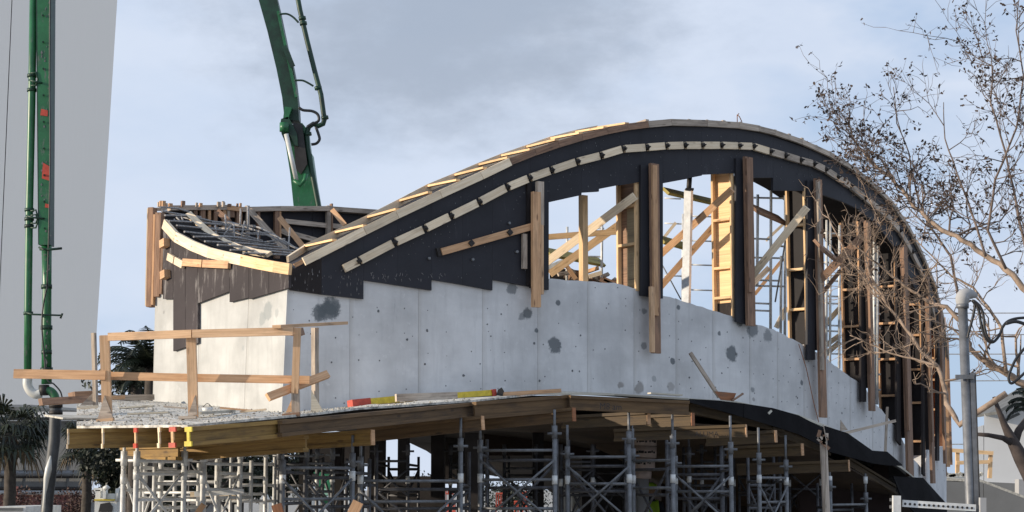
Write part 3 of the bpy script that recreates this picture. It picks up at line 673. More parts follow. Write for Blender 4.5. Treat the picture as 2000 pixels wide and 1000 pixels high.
for (x0, y0, x1, y1) in ((478, 432, 469, 473), (484, 403, 484, 450), (470, 408, 469, 440), (566, 445, 562, 500), (440, 420, 441, 450), (420, 440, 424, 470), (456, 436, 458, 470), (505, 450, 503, 478), (355, 420, 358, 440), (345, 425, 352, 432), (452, 440, 430, 468), (366, 438, 385, 446)):
    MB().tube([at(x0, y0, 28.3), at(x1, y1, 28.1)], .015, 6).build('bar', 'rebar', rm)
for k in range(14):
    x = 340+k*9; MB().tube([at(x, 428+k*3.2, 28.6), at(x+6, 440+k*3.2, 28.4), at(x+18, 444+k*3.2, 28.3)], .012, 5).build('bar', 'rebar', rm)
# ------------------------------------------------------------------ things seen through the openings
IY = 29.0
brace('pale brace crossing the first opening up to the tan column form', at(1066, 513, 27.5), at(1240, 383, 26.6), .125, 'pine')
brace('second pale brace in the first opening, below the longer one', at(1074, 535, 28.3), at(1212, 437, 28.3), .12, 'pine_yellow')
brace('short stub of wood poking out at the top of the tan column form', at(1228, 395, 26.7), at(1246, 385, 26.7), .06, 'pine')
single('timber_post', 'upright pine post in the middle of the first opening', 'post', cyl(1139, 382, -.5), V((cyl(1139, 382, -.5).x, cyl(1139, 382, -.5).y, cyl(1139, 566, -.5).z)), .10, .10, V((-.8, -.6, 0)), 'pine_yellow')
single('timber_rail', 'level pine rail behind the post of the first opening', 'rail', at(1070, 463, 28), at(1212, 452, 28), .09, .04, V((0, -1, 0)), 'pine_yellow')
brace('warm brace crossing the second opening into the yellow column form, the upper of two', at(1290, 497, 28.5), at(1430, 370, 27.4), .11, 'pine_warm')
brace('lower of two parallel braces in the second opening', at(1290, 560, 29.2), at(1396, 440, 29), .11, 'pine_warm')
brace('pale brace rising across the third opening to the black column form', at(1468, 540, 28.6), at(1576, 405, 28), .12, 'pine')
brace('short grey brace near the foot of the third opening', at(1470, 555, 30), at(1502, 523, 30), .09, 'wood_grey')
brace('heavy brown brace running up through the fourth opening behind the branches', at(1604, 545, 29.5), at(1684, 462, 29.2), .13, 'wood_brown')
brace('thin dark brace under the heavy brown one in the fourth opening', at(1604, 575, 30), at(1642, 528, 30), .07, 'wood_brown')
pr = T('shoring_prop', 'thick bright aluminium prop standing in the second opening', 'prop', at(1344, 600, 27.8))
MB().bar(at(1345, 372, 27.8), at(1340, 600, 27.8), .115, .10, V((-.5, -1, 0))).build('outer_tube', 'aluminium', pr)
MB().tube([at(1347, 345, 27.8), at(1345, 375, 27.8)], .04, 8).build('inner_tube', 'clamp_iron', pr)
MB().bar(at(1338, 371, 27.8), at(1354, 371, 27.8), .03, .2, V((0, -1, 0))).build('collar', 'clamp_iron', pr)
brace('thin pale lath crossing low in the second opening', at(1292, 470, 30.3), at(1320, 435, 30.3), .05, 'pine')
brace('thin warm lath low in the third opening behind the ladder tubes', at(1474, 575, 31.6), at(1530, 505, 31.4), .06, 'pine_warm')
brace('slim pale lath rising to the top of the third opening', at(1496, 470, 32), at(1538, 430, 32), .05, 'pine')
brace('slim grey lath in the fourth opening, halfway up', at(1606, 540, 32), at(1642, 500, 32), .05, 'wood_grey')
brace('thin level lath high in the fourth opening', at(1606, 462, 31.2), at(1642, 458, 31.2), .05, 'pine_warm')
def plank(lab, a, b, w_, mat, n, th=.05): return single('scaffold_plank', lab, 'plank', a, b, w_, th, n, mat, 'planks on the inner scaffold')
nq = V((.2, -.75, .6))
plank('yellowish plank low in the first opening, sloping behind the post', at(1068, 492, 29), at(1175, 513, 30.5), .20, 'plank_olive', nq)
plank('yellow-edged plank high in the second opening', at(1300, 373, 28.5), at(1398, 396, 30), .15, 'plank_olive', nq)
plank('short yellow plank at the left edge of the second opening', at(1292, 468, 29), at(1337, 481, 29.5), .17, 'plank_olive', nq)
plank('dark soiled plank in the third opening with yellow edge', at(1470, 406, 28.8), at(1530, 432, 30.2), .28, 'wood_brown', nq)
plank('dark plank crossing the fourth opening behind the bare branches', at(1600, 480, 29), at(1648, 520, 30), .30, 'wood_brown', nq)
def frame(lab, posts, rungs, Y, r=.022, mat='galv_pale', diag=()):
    t = T('inner_scaffold', lab, 'scaffold', at(posts[0][0], posts[0][2], Y), 'scaffold frames inside the shell')
    for (x, y0, y1) in posts: MB().tube([at(x, y0, Y), at(x-1, y1, Y)], r, 7).build('standard', mat, t)
    for (x0, x1, y) in rungs: MB().tube([at(x0, y, Y+.03), at(x1, y+1.5, Y+.03)], r*.7, 6).build('ledger', mat, t)
    for (x0, y0, x1, y1) in diag: MB().tube([at(x0, y0, Y-.05), at(x1, y1, Y-.05)], r*.6, 6).build('diagonal', 'galvanised', t)
    return t
frame('thin pale scaffold tubes behind the first opening', [(1176, 436, 570), (1108, 443, 560)], [(1165, 1180, 445), (1120, 1176, 500)], 30)
frame('scaffold frame with many thin ledgers behind the second opening', [(1334, 418, 600)], [(1298, 1330, 387), (1298, 1335, 436), (1350, 1395, 422), (1350, 1395, 470), (1298, 1335, 538), (1350, 1395, 517), (1350, 1395, 566)], 31, .02, 'galv_pale', [(1292, 515, 1330, 585)])
frame('tall scaffold frame filling the third opening', [(1506, 372, 650), (1534, 382, 660), (1480, 380, 560), (1526, 500, 655)], [(1472, 1534, 386), (1472, 1505, 466), (1472, 1530, 503), (1472, 1526, 547), (1472, 1530, 558), (1472, 1505, 592), (1472, 1505, 606), (1510, 1534, 480)], 31, .026, 'galv_pale', [(1534, 470, 1514, 590)])
frame('scaffold frame behind the fourth opening, partly hidden by branches', [(1622, 432, 720), (1615, 430, 700), (1640, 440, 720)], [(1606, 1642, y) for y in (455, 512, 548, 578, 592, 635, 646, 690)], 31, .024)
frame('bright scaffold tubes in the slit between the fourth and fifth column forms', [(1708, 470, 780), (1714, 480, 790)], [(1702, 1720, y) for y in (500, 540, 585, 612, 640, 668, 700, 730, 760)], 32.5, .03)
for i, (x0, y0, x1, y1) in enumerate([(1605, 680, 1640, 655), (1604, 700, 1640, 668), (1516, 640, 1536, 600), (1606, 640, 1642, 600)]):
    brace(['upper of two small pale boards at the foot of the fourth opening', 'lower of two small pale boards at the foot of the fourth opening', 'small board at the lower right of the third opening', 'small slanting board halfway down the fourth opening'][i], at(x0, y0, 31.5), at(x1, y1, 31.5), .09, 'pine')
# heap of timber low in the first opening
hp = T('timber_heap', 'jumbled heap of dark offcuts low behind the first opening', 'timber heap', at(1110, 560, 30.5))
random.seed(11)
for i in range(34):
    x = random.uniform(1066, 1215); yb = lerp(515, 556, (x-1066)/150); y = random.uniform(yb, yb+14); a = at(x, y, 30.4+random.uniform(-.4, .4)); b = a+V((random.uniform(-.35, .35), random.uniform(-.2, .2), random.uniform(-.14, .14)))
    board('offcut', a, b, .06, .04, V((0, -1, .3)), random.choice(['wood_brown', 'wood_rust', 'pine_warm', 'wood_grey']), hp)
for (x0, y0, x1, y1, m_) in ((1100, 510, 1125, 545, 'pine_warm'), (1070, 523, 1105, 508, 'galv_pale'), (1150, 540, 1175, 533, 'pine'), (1172, 545, 1200, 558, 'wood_brown'), (1180, 545, 1215, 560, 'wood_brown')):
    board('offcut', at(x0, y0, 29.8), at(x1, y1, 29.8), .07, .04, V((0, -1, 0)), m_, hp)
MB().prism([at(1074, 522, 30.6), at(1130, 528, 30.6), at(1170, 545, 30.6), at(1215, 562, 30.6), at(1215, 580, 30.6), at(1074, 575, 30.6)], V((0, .3, 0))).build('dark_sheet', 'film_dull', hp)
# ------------------------------------------------------------------ timber H-beams under the deck edge
def hbeam(lab, a, b, mat='beam_yellow', h=.21, cap=None, capB=None, drop=0.0, w_=.085, group='timber beams under the deck edge'):
    """a, b: centre of the top edge at both ends"""
    t = T('timber_beam', lab, 'beam', a-Z*h, group)
    d = (b-a).normalized(); s = d.cross(Z).normalized(); fh = .04
    MB().bar(a-Z*fh/2, b-Z*fh/2, w_, fh, Z).build('top_flange', mat, t)
    MB().bar(a-Z*(h-fh/2), b-Z*(h-fh/2), w_, fh, Z).build('bottom_flange', mat, t)
    MB().bar(a-Z*(h/2), b-Z*(h/2), .028, h-2*fh, Z).build('web', mat, t)
    for e, c, sg in ((a, cap, -1), (b, capB, 1)):
        if c and sg == 1:
            MB().bar(e-Z*(h/2), e+d*.015-Z*(h/2), .07, h-.004, Z).build('end_plate', c, t)
        elif c:
            o_ = d*sg*.012; mb = MB(); fl = .044
            mb.bar(e+o_-Z*fl/2-d*sg*.02, e+o_-Z*fl/2, .062 if c == 'pine' else w_+.006, fl+.004, Z); mb.bar(e+o_-Z*(h-fl/2)-d*sg*.02, e+o_-Z*(h-fl/2), .062 if c == 'pine' else w_+.006, fl+.004, Z)
            mb.build('end_cap', c, t)
            MB().bar(e+o_*.8-Z*(h*.5)-d*sg*.018, e+o_*.8-Z*(h*.5), .034, h-2*fl, Z).build('end_web', 'pine_yellow' if c == 'red_paint' else c, t)
    return t
hb = [((134, 838, 18.55), (262, 835, 18.75), 'pine', 'leftmost timber beam end under the deck corner, pale end face'),
      ((202, 837, 18.35), (312, 834, 18.6), 'pine', 'second timber beam end from the left, pale end face'),
      ((266, 836, 18.1), (337, 834, 18.3), 'red_paint', 'timber beam with the left one of the two red plastic ends'),
      ((312, 835, 17.95), (366, 832, 18.1), 'pine', 'timber beam with a pale end between the two red ones'),
      ((338, 834, 17.75), (400, 829, 18.1), 'red_paint', 'timber beam with the right one of the two red plastic ends')]
for a, b, c, l in hb: hbeam(l, at(*a), at(*b), 'beam_yellow', .20+.0, c)
hbeam('long timber beam with a yellow painted end, first full beam of the deck edge', at(369, 834, 17.55), at(560, 819, 18.8), 'beam_yellow', .185, 'yellow_paint')
hbeam('brown timber beam rising along the deck edge left of the step', at(545, 821, 18.6), at(924, 786, 22.2), 'beam_brown', .17)
hbeam('brown timber beam right of the step, under the pile of boards', at(926, 785, 22.0), at(1110, 771, 23.0), 'beam_brown', .215)
hbeam('brown timber beam with black handwriting on its side', at(1112, 772, 22.9), at(1344, 783, 23.6), 'beam_brown', .185)
hbeam('bright yellow-brown beam starting the descent of the deck edge', cyl(1346, 786, .75), cyl(1528, 824, .62), 'beam_shaded', .165)
hbeam('dull brown beam continuing down below the black deck skirt', cyl(1508, 826, .66), cyl(1618, 868, .5), 'beam_shaded', .18)
hbeam('lowest yellow-brown beam at the right end of the deck edge', cyl(1655, 892, .35), cyl(1748, 948, .3), 'beam_shaded', .16)
lowb = [((240, 872, 20.6), (350, 868, 19.8), 'lower beam under the red-ended beams, left piece'), ((330, 872, 20.4), (598, 850, 19.2), 'long lower beam running left from the first thick post'), ((560, 850, 20.8), (727, 839, 20.2), 'lower beam with its double end left of the sky gap'),
        ((700, 838, 22.6), (942, 812, 21.9), 'lower beam ending under the step of the deck edge'), ((930, 815, 23.6), (1120, 796, 22.7), 'lower beam with a reddish end below the handwriting beam'), ((1100, 812, 24.2), (1266, 803, 23.4), 'lower beam ending above the paper tube column'),
        ((1240, 812, 24.4), (1352, 806, 23.8), 'lower beam with a small reddish lip, right of the paper tube'), ((1200, 838, 25.2), (1456, 829, 24.6), 'long low beam marked with faded letters'), ((1380, 848, 26.0), (1514, 840, 25.4), 'low beam fifth from the right end, dark brown'),
        ((1420, 872, 26.6), (1566, 866, 25.9), 'low beam fourth from the right end, nearly black'), ((1440, 906, 27.6), (1657, 898, 27.0), 'last low beam under the black skirt')]
for a, b, l in lowb:
    hbeam(l, at(*a), at(*b), 'beam_shaded' if a[0] > 1000 else 'beam_brown' if a[0] > 650 else 'beam_yellow', .175, None, 'wood_rust' if a[0] in (930, 1240) else ('pine_warm' if a[0] > 500 else None), group='lower beams carrying the deck edge beams')
# handwriting and printed letters on two beams
def text(s, p, size, mat, parent, xdir, name='lettering'):
    cu = bpy.data.curves.new('lettering', 'FONT'); cu.body = s; cu.size = size; cu.extrude = .001
    o = bpy.data.objects.new(name, cu); COL.objects.link(o); bpy.context.view_layer.update()
    me = bpy.data.meshes.new_from_object(o.evaluated_get(bpy.context.evaluated_depsgraph_get())); bpy.data.objects.remove(o)
    x = xdir.normalized(); n = x.cross(Z).normalized(); y = n.cross(x)*1.0
    M = Matrix((x, -y if y.z < 0 else y, n)).transposed()
    pts = [M @ v.co + p - V(parent['_o']) for v in me.vertices]
    for v, q in zip(me.vertices, pts): v.co = q
    me.materials.append(MATS[mat]); o = bpy.data.objects.new(name, me); COL.objects.link(o); o.parent = parent; return o
E_ = [o for o in ALL if o.get('label', '').startswith('brown timber beam with black')][0]
a, b = at(1170, 795, 22.78), at(1212, 797, 22.9)
text('M8 am', a+V((0, -.10, -.03)), .115, 'print_dark', E_, b-a)
E_ = [o for o in ALL if o.get('label', '').startswith('long low beam marked')][0]
a, b = at(1355, 850, 24.75), at(1400, 850, 24.7)
text('ALUMA', a+V((0, -.10, -.02)), .10, 'print_dark', E_, b-a)
# ------------------------------------------------------------------ scaffold towers
def post(t, x, ytop, Y, r=.029, jack=.35, mat='galvanised'):
    top = at(x, ytop, Y); g0 = V((top.x, top.y, 0)); j = V((top.x, top.y, top.z-jack))
    MB().tube([top, j], r*.62, 7).build('screw_jack', mat, t)
    m2 = MB().tube([j+Z*.10, j-Z*.06], r*1.25, 8); m2.bar(j+V((-.09, 0, 0)), j+V((.09, 0, 0)), .03, .03, Z); m2.build('jack_nut', mat, t)
    MB().tube([j, g0], r, 8).build('standard', mat, t)
    z = 1.88+random.uniform(-.03, .03)
    m2 = MB().tube([V((top.x, top.y, z)), V((top.x, top.y, z-.11))], r*1.22, 8); m2.build('coupling', 'galv_pale', t)
    return top
def ledg(t, a, b, r=.019, mat='galvanised', name='ledger'): MB().tube([a, b], r, 7).build(name, mat, t)
GS = 'shoring towers carrying the deck edge'
def tower(lab, xl, yl, xr, yr, Y0, Y1, depth=1.5, ledg_y=(), xbrace=True, jack=.35, mat='galvanised', r=.029, back=True, sides=True, mb_='galv_shaded', bx=True):
    if mat == 'galv_pale': mb_ = 'galv_pale'; bx = False; sides = False
    p = at(xl, yl, Y0); q = at(xr, yr, Y1)
    t = T('shoring_tower', lab, 'scaffold tower', V((p.x, p.y, 0)), GS)
    post(t, xl, yl, Y0, r, jack, mat); post(t, xr, yr, Y1, r, jack, mat)
    P = V((p.x, p.y, 0)); Q = V((q.x, q.y, 0)); dv = (Q-P).normalized(); bk = V((.04 if p.x > -3 else -.05, 1, 0)).normalized()*depth
    zs = [at(xl, y, Y0).z for y in ledg_y] or [3.25, 2.8]
    zs = zs+[z for z in (zs[-1]-.6, zs[-1]-1.2) if z > .15]
    for z in zs: ledg(t, P+Z*z, Q+Z*z, .019, mat)
    if back:
        for s_ in (P, Q):
            MB().tube([s_+bk+Z*(min(p.z, q.z)-.15), s_+bk], r*.85, 7).build('standard', mb_, t)
            if sides:
                for z in zs[:3]: ledg(t, s_+Z*(z-.05), s_+bk+Z*(z-.05), .02, mb_)
        for z in zs[:3]: ledg(t, P+bk+Z*(z-.1), Q+bk+Z*(z-.1), .022, mb_)
        z1, z2 = zs[0]-.12, zs[0]-1.1
        if bx: ledg(t, P+bk+Z*z1, Q+bk+Z*z2, .018, mb_, 'brace'); ledg(t, P+bk+Z*z2, Q+bk+Z*z1, .018, mb_, 'brace')
    if xbrace:
        z1 = zs[0]-.12; ln = (Q-P).length; z2 = z1-ln*.82
        nn = V((0, -.04, 0))
        for A_, B_ in ((P+nn+Z*z1, Q+nn+Z*z2), (P+nn*1.8+Z*z2, Q+nn*1.8+Z*z1)):
            ledg(t, A_, B_, .015, mat, 'brace')
            m_ = lerp(A_, B_, .12); MB().tube([lerp(A_, B_, .1), lerp(A_, B_, .2)], .021, 7).build('brace_sleeve', mat, t)
    return t
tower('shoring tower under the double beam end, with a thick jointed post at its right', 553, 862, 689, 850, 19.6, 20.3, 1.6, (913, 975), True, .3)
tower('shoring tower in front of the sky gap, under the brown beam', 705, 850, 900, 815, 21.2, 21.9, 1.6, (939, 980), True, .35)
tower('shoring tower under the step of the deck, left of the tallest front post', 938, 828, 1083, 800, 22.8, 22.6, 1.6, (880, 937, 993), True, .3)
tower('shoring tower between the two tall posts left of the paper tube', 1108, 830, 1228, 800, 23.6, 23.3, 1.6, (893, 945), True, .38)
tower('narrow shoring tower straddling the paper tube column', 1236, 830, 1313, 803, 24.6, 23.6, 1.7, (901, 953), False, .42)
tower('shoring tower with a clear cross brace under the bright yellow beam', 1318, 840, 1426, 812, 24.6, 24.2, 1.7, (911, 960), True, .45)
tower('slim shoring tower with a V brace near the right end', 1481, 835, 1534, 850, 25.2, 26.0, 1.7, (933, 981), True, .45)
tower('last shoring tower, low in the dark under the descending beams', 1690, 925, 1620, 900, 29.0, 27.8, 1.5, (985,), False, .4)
tower('deep tower in the shade behind the long low beam', 1345, 848, 1410, 850, 27.5, 27.5, 1.5, (935, 975), True, .3, 'galv_shaded', .03)
t = T('timber_shore', 'single rough post with splintered head at the lower right of the deck', 'post', V((at(1610, 860, 26.2).x, 26.2, 0)))
a = at(1608, 858, 26.2); MB().tube([a, V((a.x+.05, a.y, 0))], .055, 8).build('pole', 'wood_grey', t)
for i in range(8):
    c = at(1608+random.uniform(-14, 16), 852+random.uniform(-12, 18), 26.1); board('splinter', c, c+V((random.uniform(-.12, .12), 0, random.uniform(-.12, .12))), .05, .03, V((0, -1, 0)), random.choice(['wood_grey', 'wood_brown']), t)
tag(MB().tube([at(1608, 830, 25.9), at(1614, 860, 25.9), at(1612, 940, 25.9), at(1610, 1010, 25.9)], .008, 5).build('wire', 'wood_grey'), 'thin wire hanging down in front of the splintered post', 'wire')
# sunlit bundle of towers at the left
for i, (xl, yl, xr, yr, Y0, Y1, dep, ly, xb, lab) in enumerate([
    (243, 872, 316, 872, 19.8, 21.4, 1.2, (893, 957), True, 'leftmost sunlit tower under the red-ended beams'),
    (268, 872, 361, 872, 19.2, 19.9, 1.3, (900, 925, 976), True, 'second sunlit tower from the left, with wide crossed tubes'),
    (284, 874, 400, 868, 22.4, 21.6, 1.3, (877, 925, 962), False, 'sunlit tower with short level tubes behind the first two'),
    (398, 866, 470, 862, 20.2, 21.4, 1.4, (905, 956), True, 'sunlit tower around the orange shelf, half hidden by its own tubes'),
    (430, 866, 520, 862, 23.5, 23.8, 1.4, (888, 932, 965), False, 'pale tower standing deeper in the left half of the shoring'),
    (345, 872, 455, 870, 25.5, 25.5, 1.5, (884, 930, 970), False, 'tower deep behind the left half, seen between nearer tubes'),
    (600, 868, 650, 866, 23.0, 23.4, 1.4, (905, 960), True, 'grey tower behind the two thick posts left of the sky gap'),
    (545, 870, 620, 868, 26.5, 26.5, 1.5, (890, 948), False, 'tower deep in the shade near the green machine')]):
    tower(lab, xl, yl, xr, yr, Y0, Y1, dep, ly, xb, .15, 'galv_pale' if i < 5 else 'galvanised', .030 if i < 4 else .027)  # first five in paler steel, sunlight put into the tube colour
for i, (x0, y0, x1, y1, Y) in enumerate([(372, 966, 418, 964, 21.0), (380, 965, 476, 960, 20.8), (420, 968, 460, 972, 23.0)]):
    single('timber_shelf', ['short pale board across the sunlit tubes, leftmost of three', 'longer board across the sunlit tubes, middle of three', 'small board behind the sunlit tubes, deepest of three'][i], 'board', at(x0, y0, Y), at(x1, y1, Y), .06, .04, V((0, -1, 0)), 'pine' if i != 1 else 'galv_pale')
# deep rows of standards give the clutter behind
random.seed(21)
deep = [(460, 27, 'pale clutter'), ]
GD = 'shoring towers deep under the slab'
k = 0
labs = ['far tower seen left of the sky gap, second row', 'far tower just right of the two sky slits', 'far tower behind the step of the deck, in deep shade', 'far tower behind the handwriting beam, in deep shade', 'far tower left of the paper tube, third row', 'far tower right of the paper tube, second row', 'far tower below the faded letters', 'far tower beneath the dark right-hand beams']
for x, Y in ((735, 26.5), (880, 27.5), (985, 28.5), (1095, 27.0), (1160, 29.5), (1370, 29.5), (1460, 29), (1540, 30.5)):
    tt = tower(labs[k], x, 868, x+62, 868, Y, Y, 1.7, (905+random.uniform(-8, 14), 955), True, .1, 'galv_shaded', .026); tt['group'] = GD; k += 1
# ------------------------------------------------------------------ cores and infill under the slab, near-black colour deepens the shade
def block(name, lab, cat, x0, x1, y0, y1, Y, dep, mat, group=None, ground=False):
    a, b, c, d = at(x0, y0, Y), at(x1, y0, Y), at(x1, y1, Y), at(x0, y1, Y)
    if ground: c.z = 0; d.z = 0; c.x = b.x; d.x = a.x
    return tag(MB().prism([a, b, c, d], V((0, dep, 0))).build(name, mat), lab, cat, group)
GCs = 'dark columns under the slab'
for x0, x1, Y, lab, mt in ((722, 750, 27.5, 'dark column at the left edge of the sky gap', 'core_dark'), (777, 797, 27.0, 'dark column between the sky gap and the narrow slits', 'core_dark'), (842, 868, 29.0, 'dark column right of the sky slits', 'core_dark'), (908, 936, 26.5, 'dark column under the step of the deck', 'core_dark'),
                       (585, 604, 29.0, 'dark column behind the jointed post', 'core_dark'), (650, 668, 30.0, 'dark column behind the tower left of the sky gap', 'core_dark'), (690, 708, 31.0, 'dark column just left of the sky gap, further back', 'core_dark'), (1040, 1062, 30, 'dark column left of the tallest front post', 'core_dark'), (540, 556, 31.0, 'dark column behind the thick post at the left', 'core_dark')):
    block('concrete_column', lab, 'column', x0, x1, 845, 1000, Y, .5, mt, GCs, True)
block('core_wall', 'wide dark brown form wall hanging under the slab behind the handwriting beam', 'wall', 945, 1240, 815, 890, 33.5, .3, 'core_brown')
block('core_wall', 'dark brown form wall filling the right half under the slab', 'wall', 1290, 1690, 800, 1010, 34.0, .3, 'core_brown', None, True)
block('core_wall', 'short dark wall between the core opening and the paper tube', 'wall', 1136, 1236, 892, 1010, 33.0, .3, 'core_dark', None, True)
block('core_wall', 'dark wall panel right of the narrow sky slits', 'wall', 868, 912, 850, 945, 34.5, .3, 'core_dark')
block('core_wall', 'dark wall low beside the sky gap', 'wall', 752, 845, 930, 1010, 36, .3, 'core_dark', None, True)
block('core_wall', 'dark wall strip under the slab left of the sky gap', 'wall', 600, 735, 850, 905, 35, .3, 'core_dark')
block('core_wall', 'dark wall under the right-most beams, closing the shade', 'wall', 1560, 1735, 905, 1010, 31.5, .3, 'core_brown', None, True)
# soffit sheets under the sloping right edge
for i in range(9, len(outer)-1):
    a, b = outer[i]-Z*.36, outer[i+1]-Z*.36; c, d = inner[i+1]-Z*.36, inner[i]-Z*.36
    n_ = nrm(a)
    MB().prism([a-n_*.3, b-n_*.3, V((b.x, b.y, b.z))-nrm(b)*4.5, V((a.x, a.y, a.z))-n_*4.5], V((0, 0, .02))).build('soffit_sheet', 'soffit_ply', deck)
# black plywood skirts on the deck edge at right
GK = 'black plywood skirts on the falling deck edge'
def skirt(lab, top, bot, off0, off1):
    return tag(MB().sheet([cyl(*p, off0) for p in top], [cyl(*p, off1) for p in bot], [-nrm(cyl(*p, off0))*.02 for p in top]).build('deck_skirt', 'skirt_black'), lab, 'plywood sheet', GK)
skirt('black plywood skirt starting where the deck edge begins to fall', [(1348, 779), (1400, 782), (1452, 788)], [(1348, 786), (1400, 800), (1452, 815)], 1.02, 1.06)
skirt('second black skirt, with a small white chip on its face', [(1453, 788), (1510, 797), (1560, 811), (1607, 836)], [(1453, 815), (1510, 832), (1560, 848), (1607, 872)], .98, 1.04)
skirt('third black skirt, overhanging like a flap above the white wall', [(1612, 832), (1656, 846), (1704, 880), (1733, 882), (1762, 907)], [(1612, 880), (1656, 892), (1704, 905), (1733, 909), (1762, 910)], .92, .98)
skirt('lowest black skirt, reaching down behind the perforated rail', [(1745, 930), (1775, 932), (1803, 933), (1850, 985)], [(1762, 975), (1785, 1000), (1810, 1010), (1850, 1020)], .8, .86)
single('wood_chip', 'small white chip stuck on the second black skirt', 'chip', cyl(1501, 808, 1.12), cyl(1507, 802, 1.12), .035, .01, V((0, -1, 0)), 'ply_white')
# ------------------------------------------------------------------ guard rail and loose boards on the deck
gr = T('guard_rail', 'makeshift timber guard rail along the left front edge of the deck', 'guard rail', at(370, 815, 19.3))
FN = V((0, -1, 0))
def gp(x0, y0, x1, y1, Y0, Y1, w_=.095, th=.05, mat='rail_pine', n=FN, name='post'): return board(name, at(x0, y0, Y0), at(x1, y1, Y1), w_, th, n, mat, gr)
gp(204, 655, 210, 822, 19.25, 19.4, .10, .06); gp(373, 645, 378, 815, 18.95, 19.1, .10, .06); gp(581, 640, 576, 768, 18.9, 19.0, .075, .05); gp(577, 760, 578, 806, 19.0, 19.05, .085, .05, 'wood_grey')
gp(615, 640, 616, 806, 19.9, 20.0, .06, .06, 'wood_grey', V((-.8, -1, 0)))
gp(183, 650, 187, 795, 20.9, 21.0, .05, .04, 'wood_grey', V((-.6, -1, 0)))
gp(212, 658, 375, 652, 19.16, 18.86, .085, .04, name='rail'); gp(376, 652, 572, 647, 18.86, 18.80, .085, .04, name='rail')
gp(28, 730, 207, 733, 19.5, 19.29, .10, .04, 'pine_warm', name='rail'); gp(216, 734, 378, 738, 19.45, 19.2, .085, .04, 'pine_warm', name='rail'); gp(378, 738, 605, 742, 19.15, 19.08, .085, .04, 'pine_warm', name='rail')
gp(540, 638, 672, 631, 18.75, 20.3, .10, .035, 'rail_pine', Z, 'cap_board')
gp(571, 648, 590, 648, 18.95, 19.2, .08, .05, 'wood_brown', FN, 'rail')
gp(523, 776, 640, 731, 18.86, 19.4, .085, .045, 'pine_warm', V((-.1, -1, .1)), 'rail')
def gusset(pts, mat='wood_grey'):
    MB().prism([at(*p) for p in pts], V((0, .04, 0))).build('gusset', mat, gr)
gusset([(190, 820, 19.30), (221, 817, 19.30), (204, 772, 19.30)]); gusset([(366, 814, 19.0), (384, 810, 19.0), (381, 772, 19.0)])
gusset([(156, 792, 21.0), (187, 790, 21.0), (187, 762, 21.0)], 'wood_grey'); gusset([(558, 806, 19.05), (575, 804, 19.05), (574, 770, 19.05)], 'rail_pine'); gusset([(607, 810, 19.9), (634, 808, 19.9), (608, 762, 19.9)], 'ply_white')
gp(190, 823, 222, 820, 19.3, 19.3, .04, .10, 'rail_pine', FN, 'foot_board'); gp(350, 816, 384, 815, 19.0, 19.0, .03, .10, 'wood_grey', FN, 'foot_board'); gp(152, 797, 190, 794, 20.9, 20.9, .03, .08, 'pine', FN, 'foot_board'); gp(552, 812, 586, 809, 19.0, 19.0, .04, .1, 'wood_brown', FN, 'foot_board')
GL = 'loose boards lying on the deck'
single('loose_board', 'long thin board poking out past the left end of the deck', 'board', at(79, 785, 20.4), at(205, 778, 21.6), .08, .05, FN, 'wood_brown', GL)
single('loose_board', 'dark board with a hollow edge at the back left of the deck', 'board', at(140, 773, 25.5), at(180, 771, 25.9), .10, .12, FN, 'wood_brown', GL)
single('loose_board', 'weathered pinkish board along the back of the deck', 'board', at(182, 778, 25.6), at(298, 776, 26.3), .08, .10, FN, 'wood_grey', GL)
single('loose_board', 'narrow orange board lying before the pinkish one', 'board', at(185, 779, 25.2), at(243, 776, 25.4), .05, .08, FN, 'pine_warm', GL)
single('loose_board', 'thin flat board lying right of the middle rail post', 'board', at(386, 807, 19.6), at(452, 803, 21), .10, .03, Z, 'ply_white', GL)
single('loose_board', 'flat pale form sheet lying at the left tip of the deck', 'board', at(130, 812, 20.6), at(168, 818, 19.6), .5, .02, Z, 'mortar', GL)
def slab_beam(lab, p, q, w_, th, mat, capm=None):
    t = T('yellow_beam', lab, 'beam', p, 'yellow beams lying on the deck against the wall'); board('body', p, q, w_, th, FN, mat, t)
    if capm: d = (q-p).normalized(); board('painted_end', p-d*.01, p+d*.28, w_+.012, th+.012, FN, capm, t)
    return t
slab_beam('yellow beam with an orange-red left end lying on the deck', at(685, 789, 22.4), at(775, 780, 22.9), .085, .10, 'yellow_paint', 'red_paint')
slab_beam('thin green-yellow beam under the brown plank on the deck', at(735, 793, 22.2), at(812, 786, 22.6), .04, .08, 'beam_yellow')
t = slab_beam('yellow beam with a red right end, lying right of the brown plank', at(965, 767, 23.6), at(886, 773, 23.2), .075, .10, 'yellow_paint')
board('painted_end', at(966, 767, 23.58), at(958, 768, 23.55), .088, .112, FN, 'red_paint', t)
single('loose_board', 'brown plank lying across the yellow beams', 'board', at(773, 777, 22.5), at(892, 773, 22.9), .095, .05, FN, 'wood_grey', GL)
single('loose_board', 'narrow orange board at the foot of the wall, right of the yellow beams', 'board', at(980, 770, 23.6), at(1094, 763, 24.1), .05, .06, FN, 'pine_warm', GL)
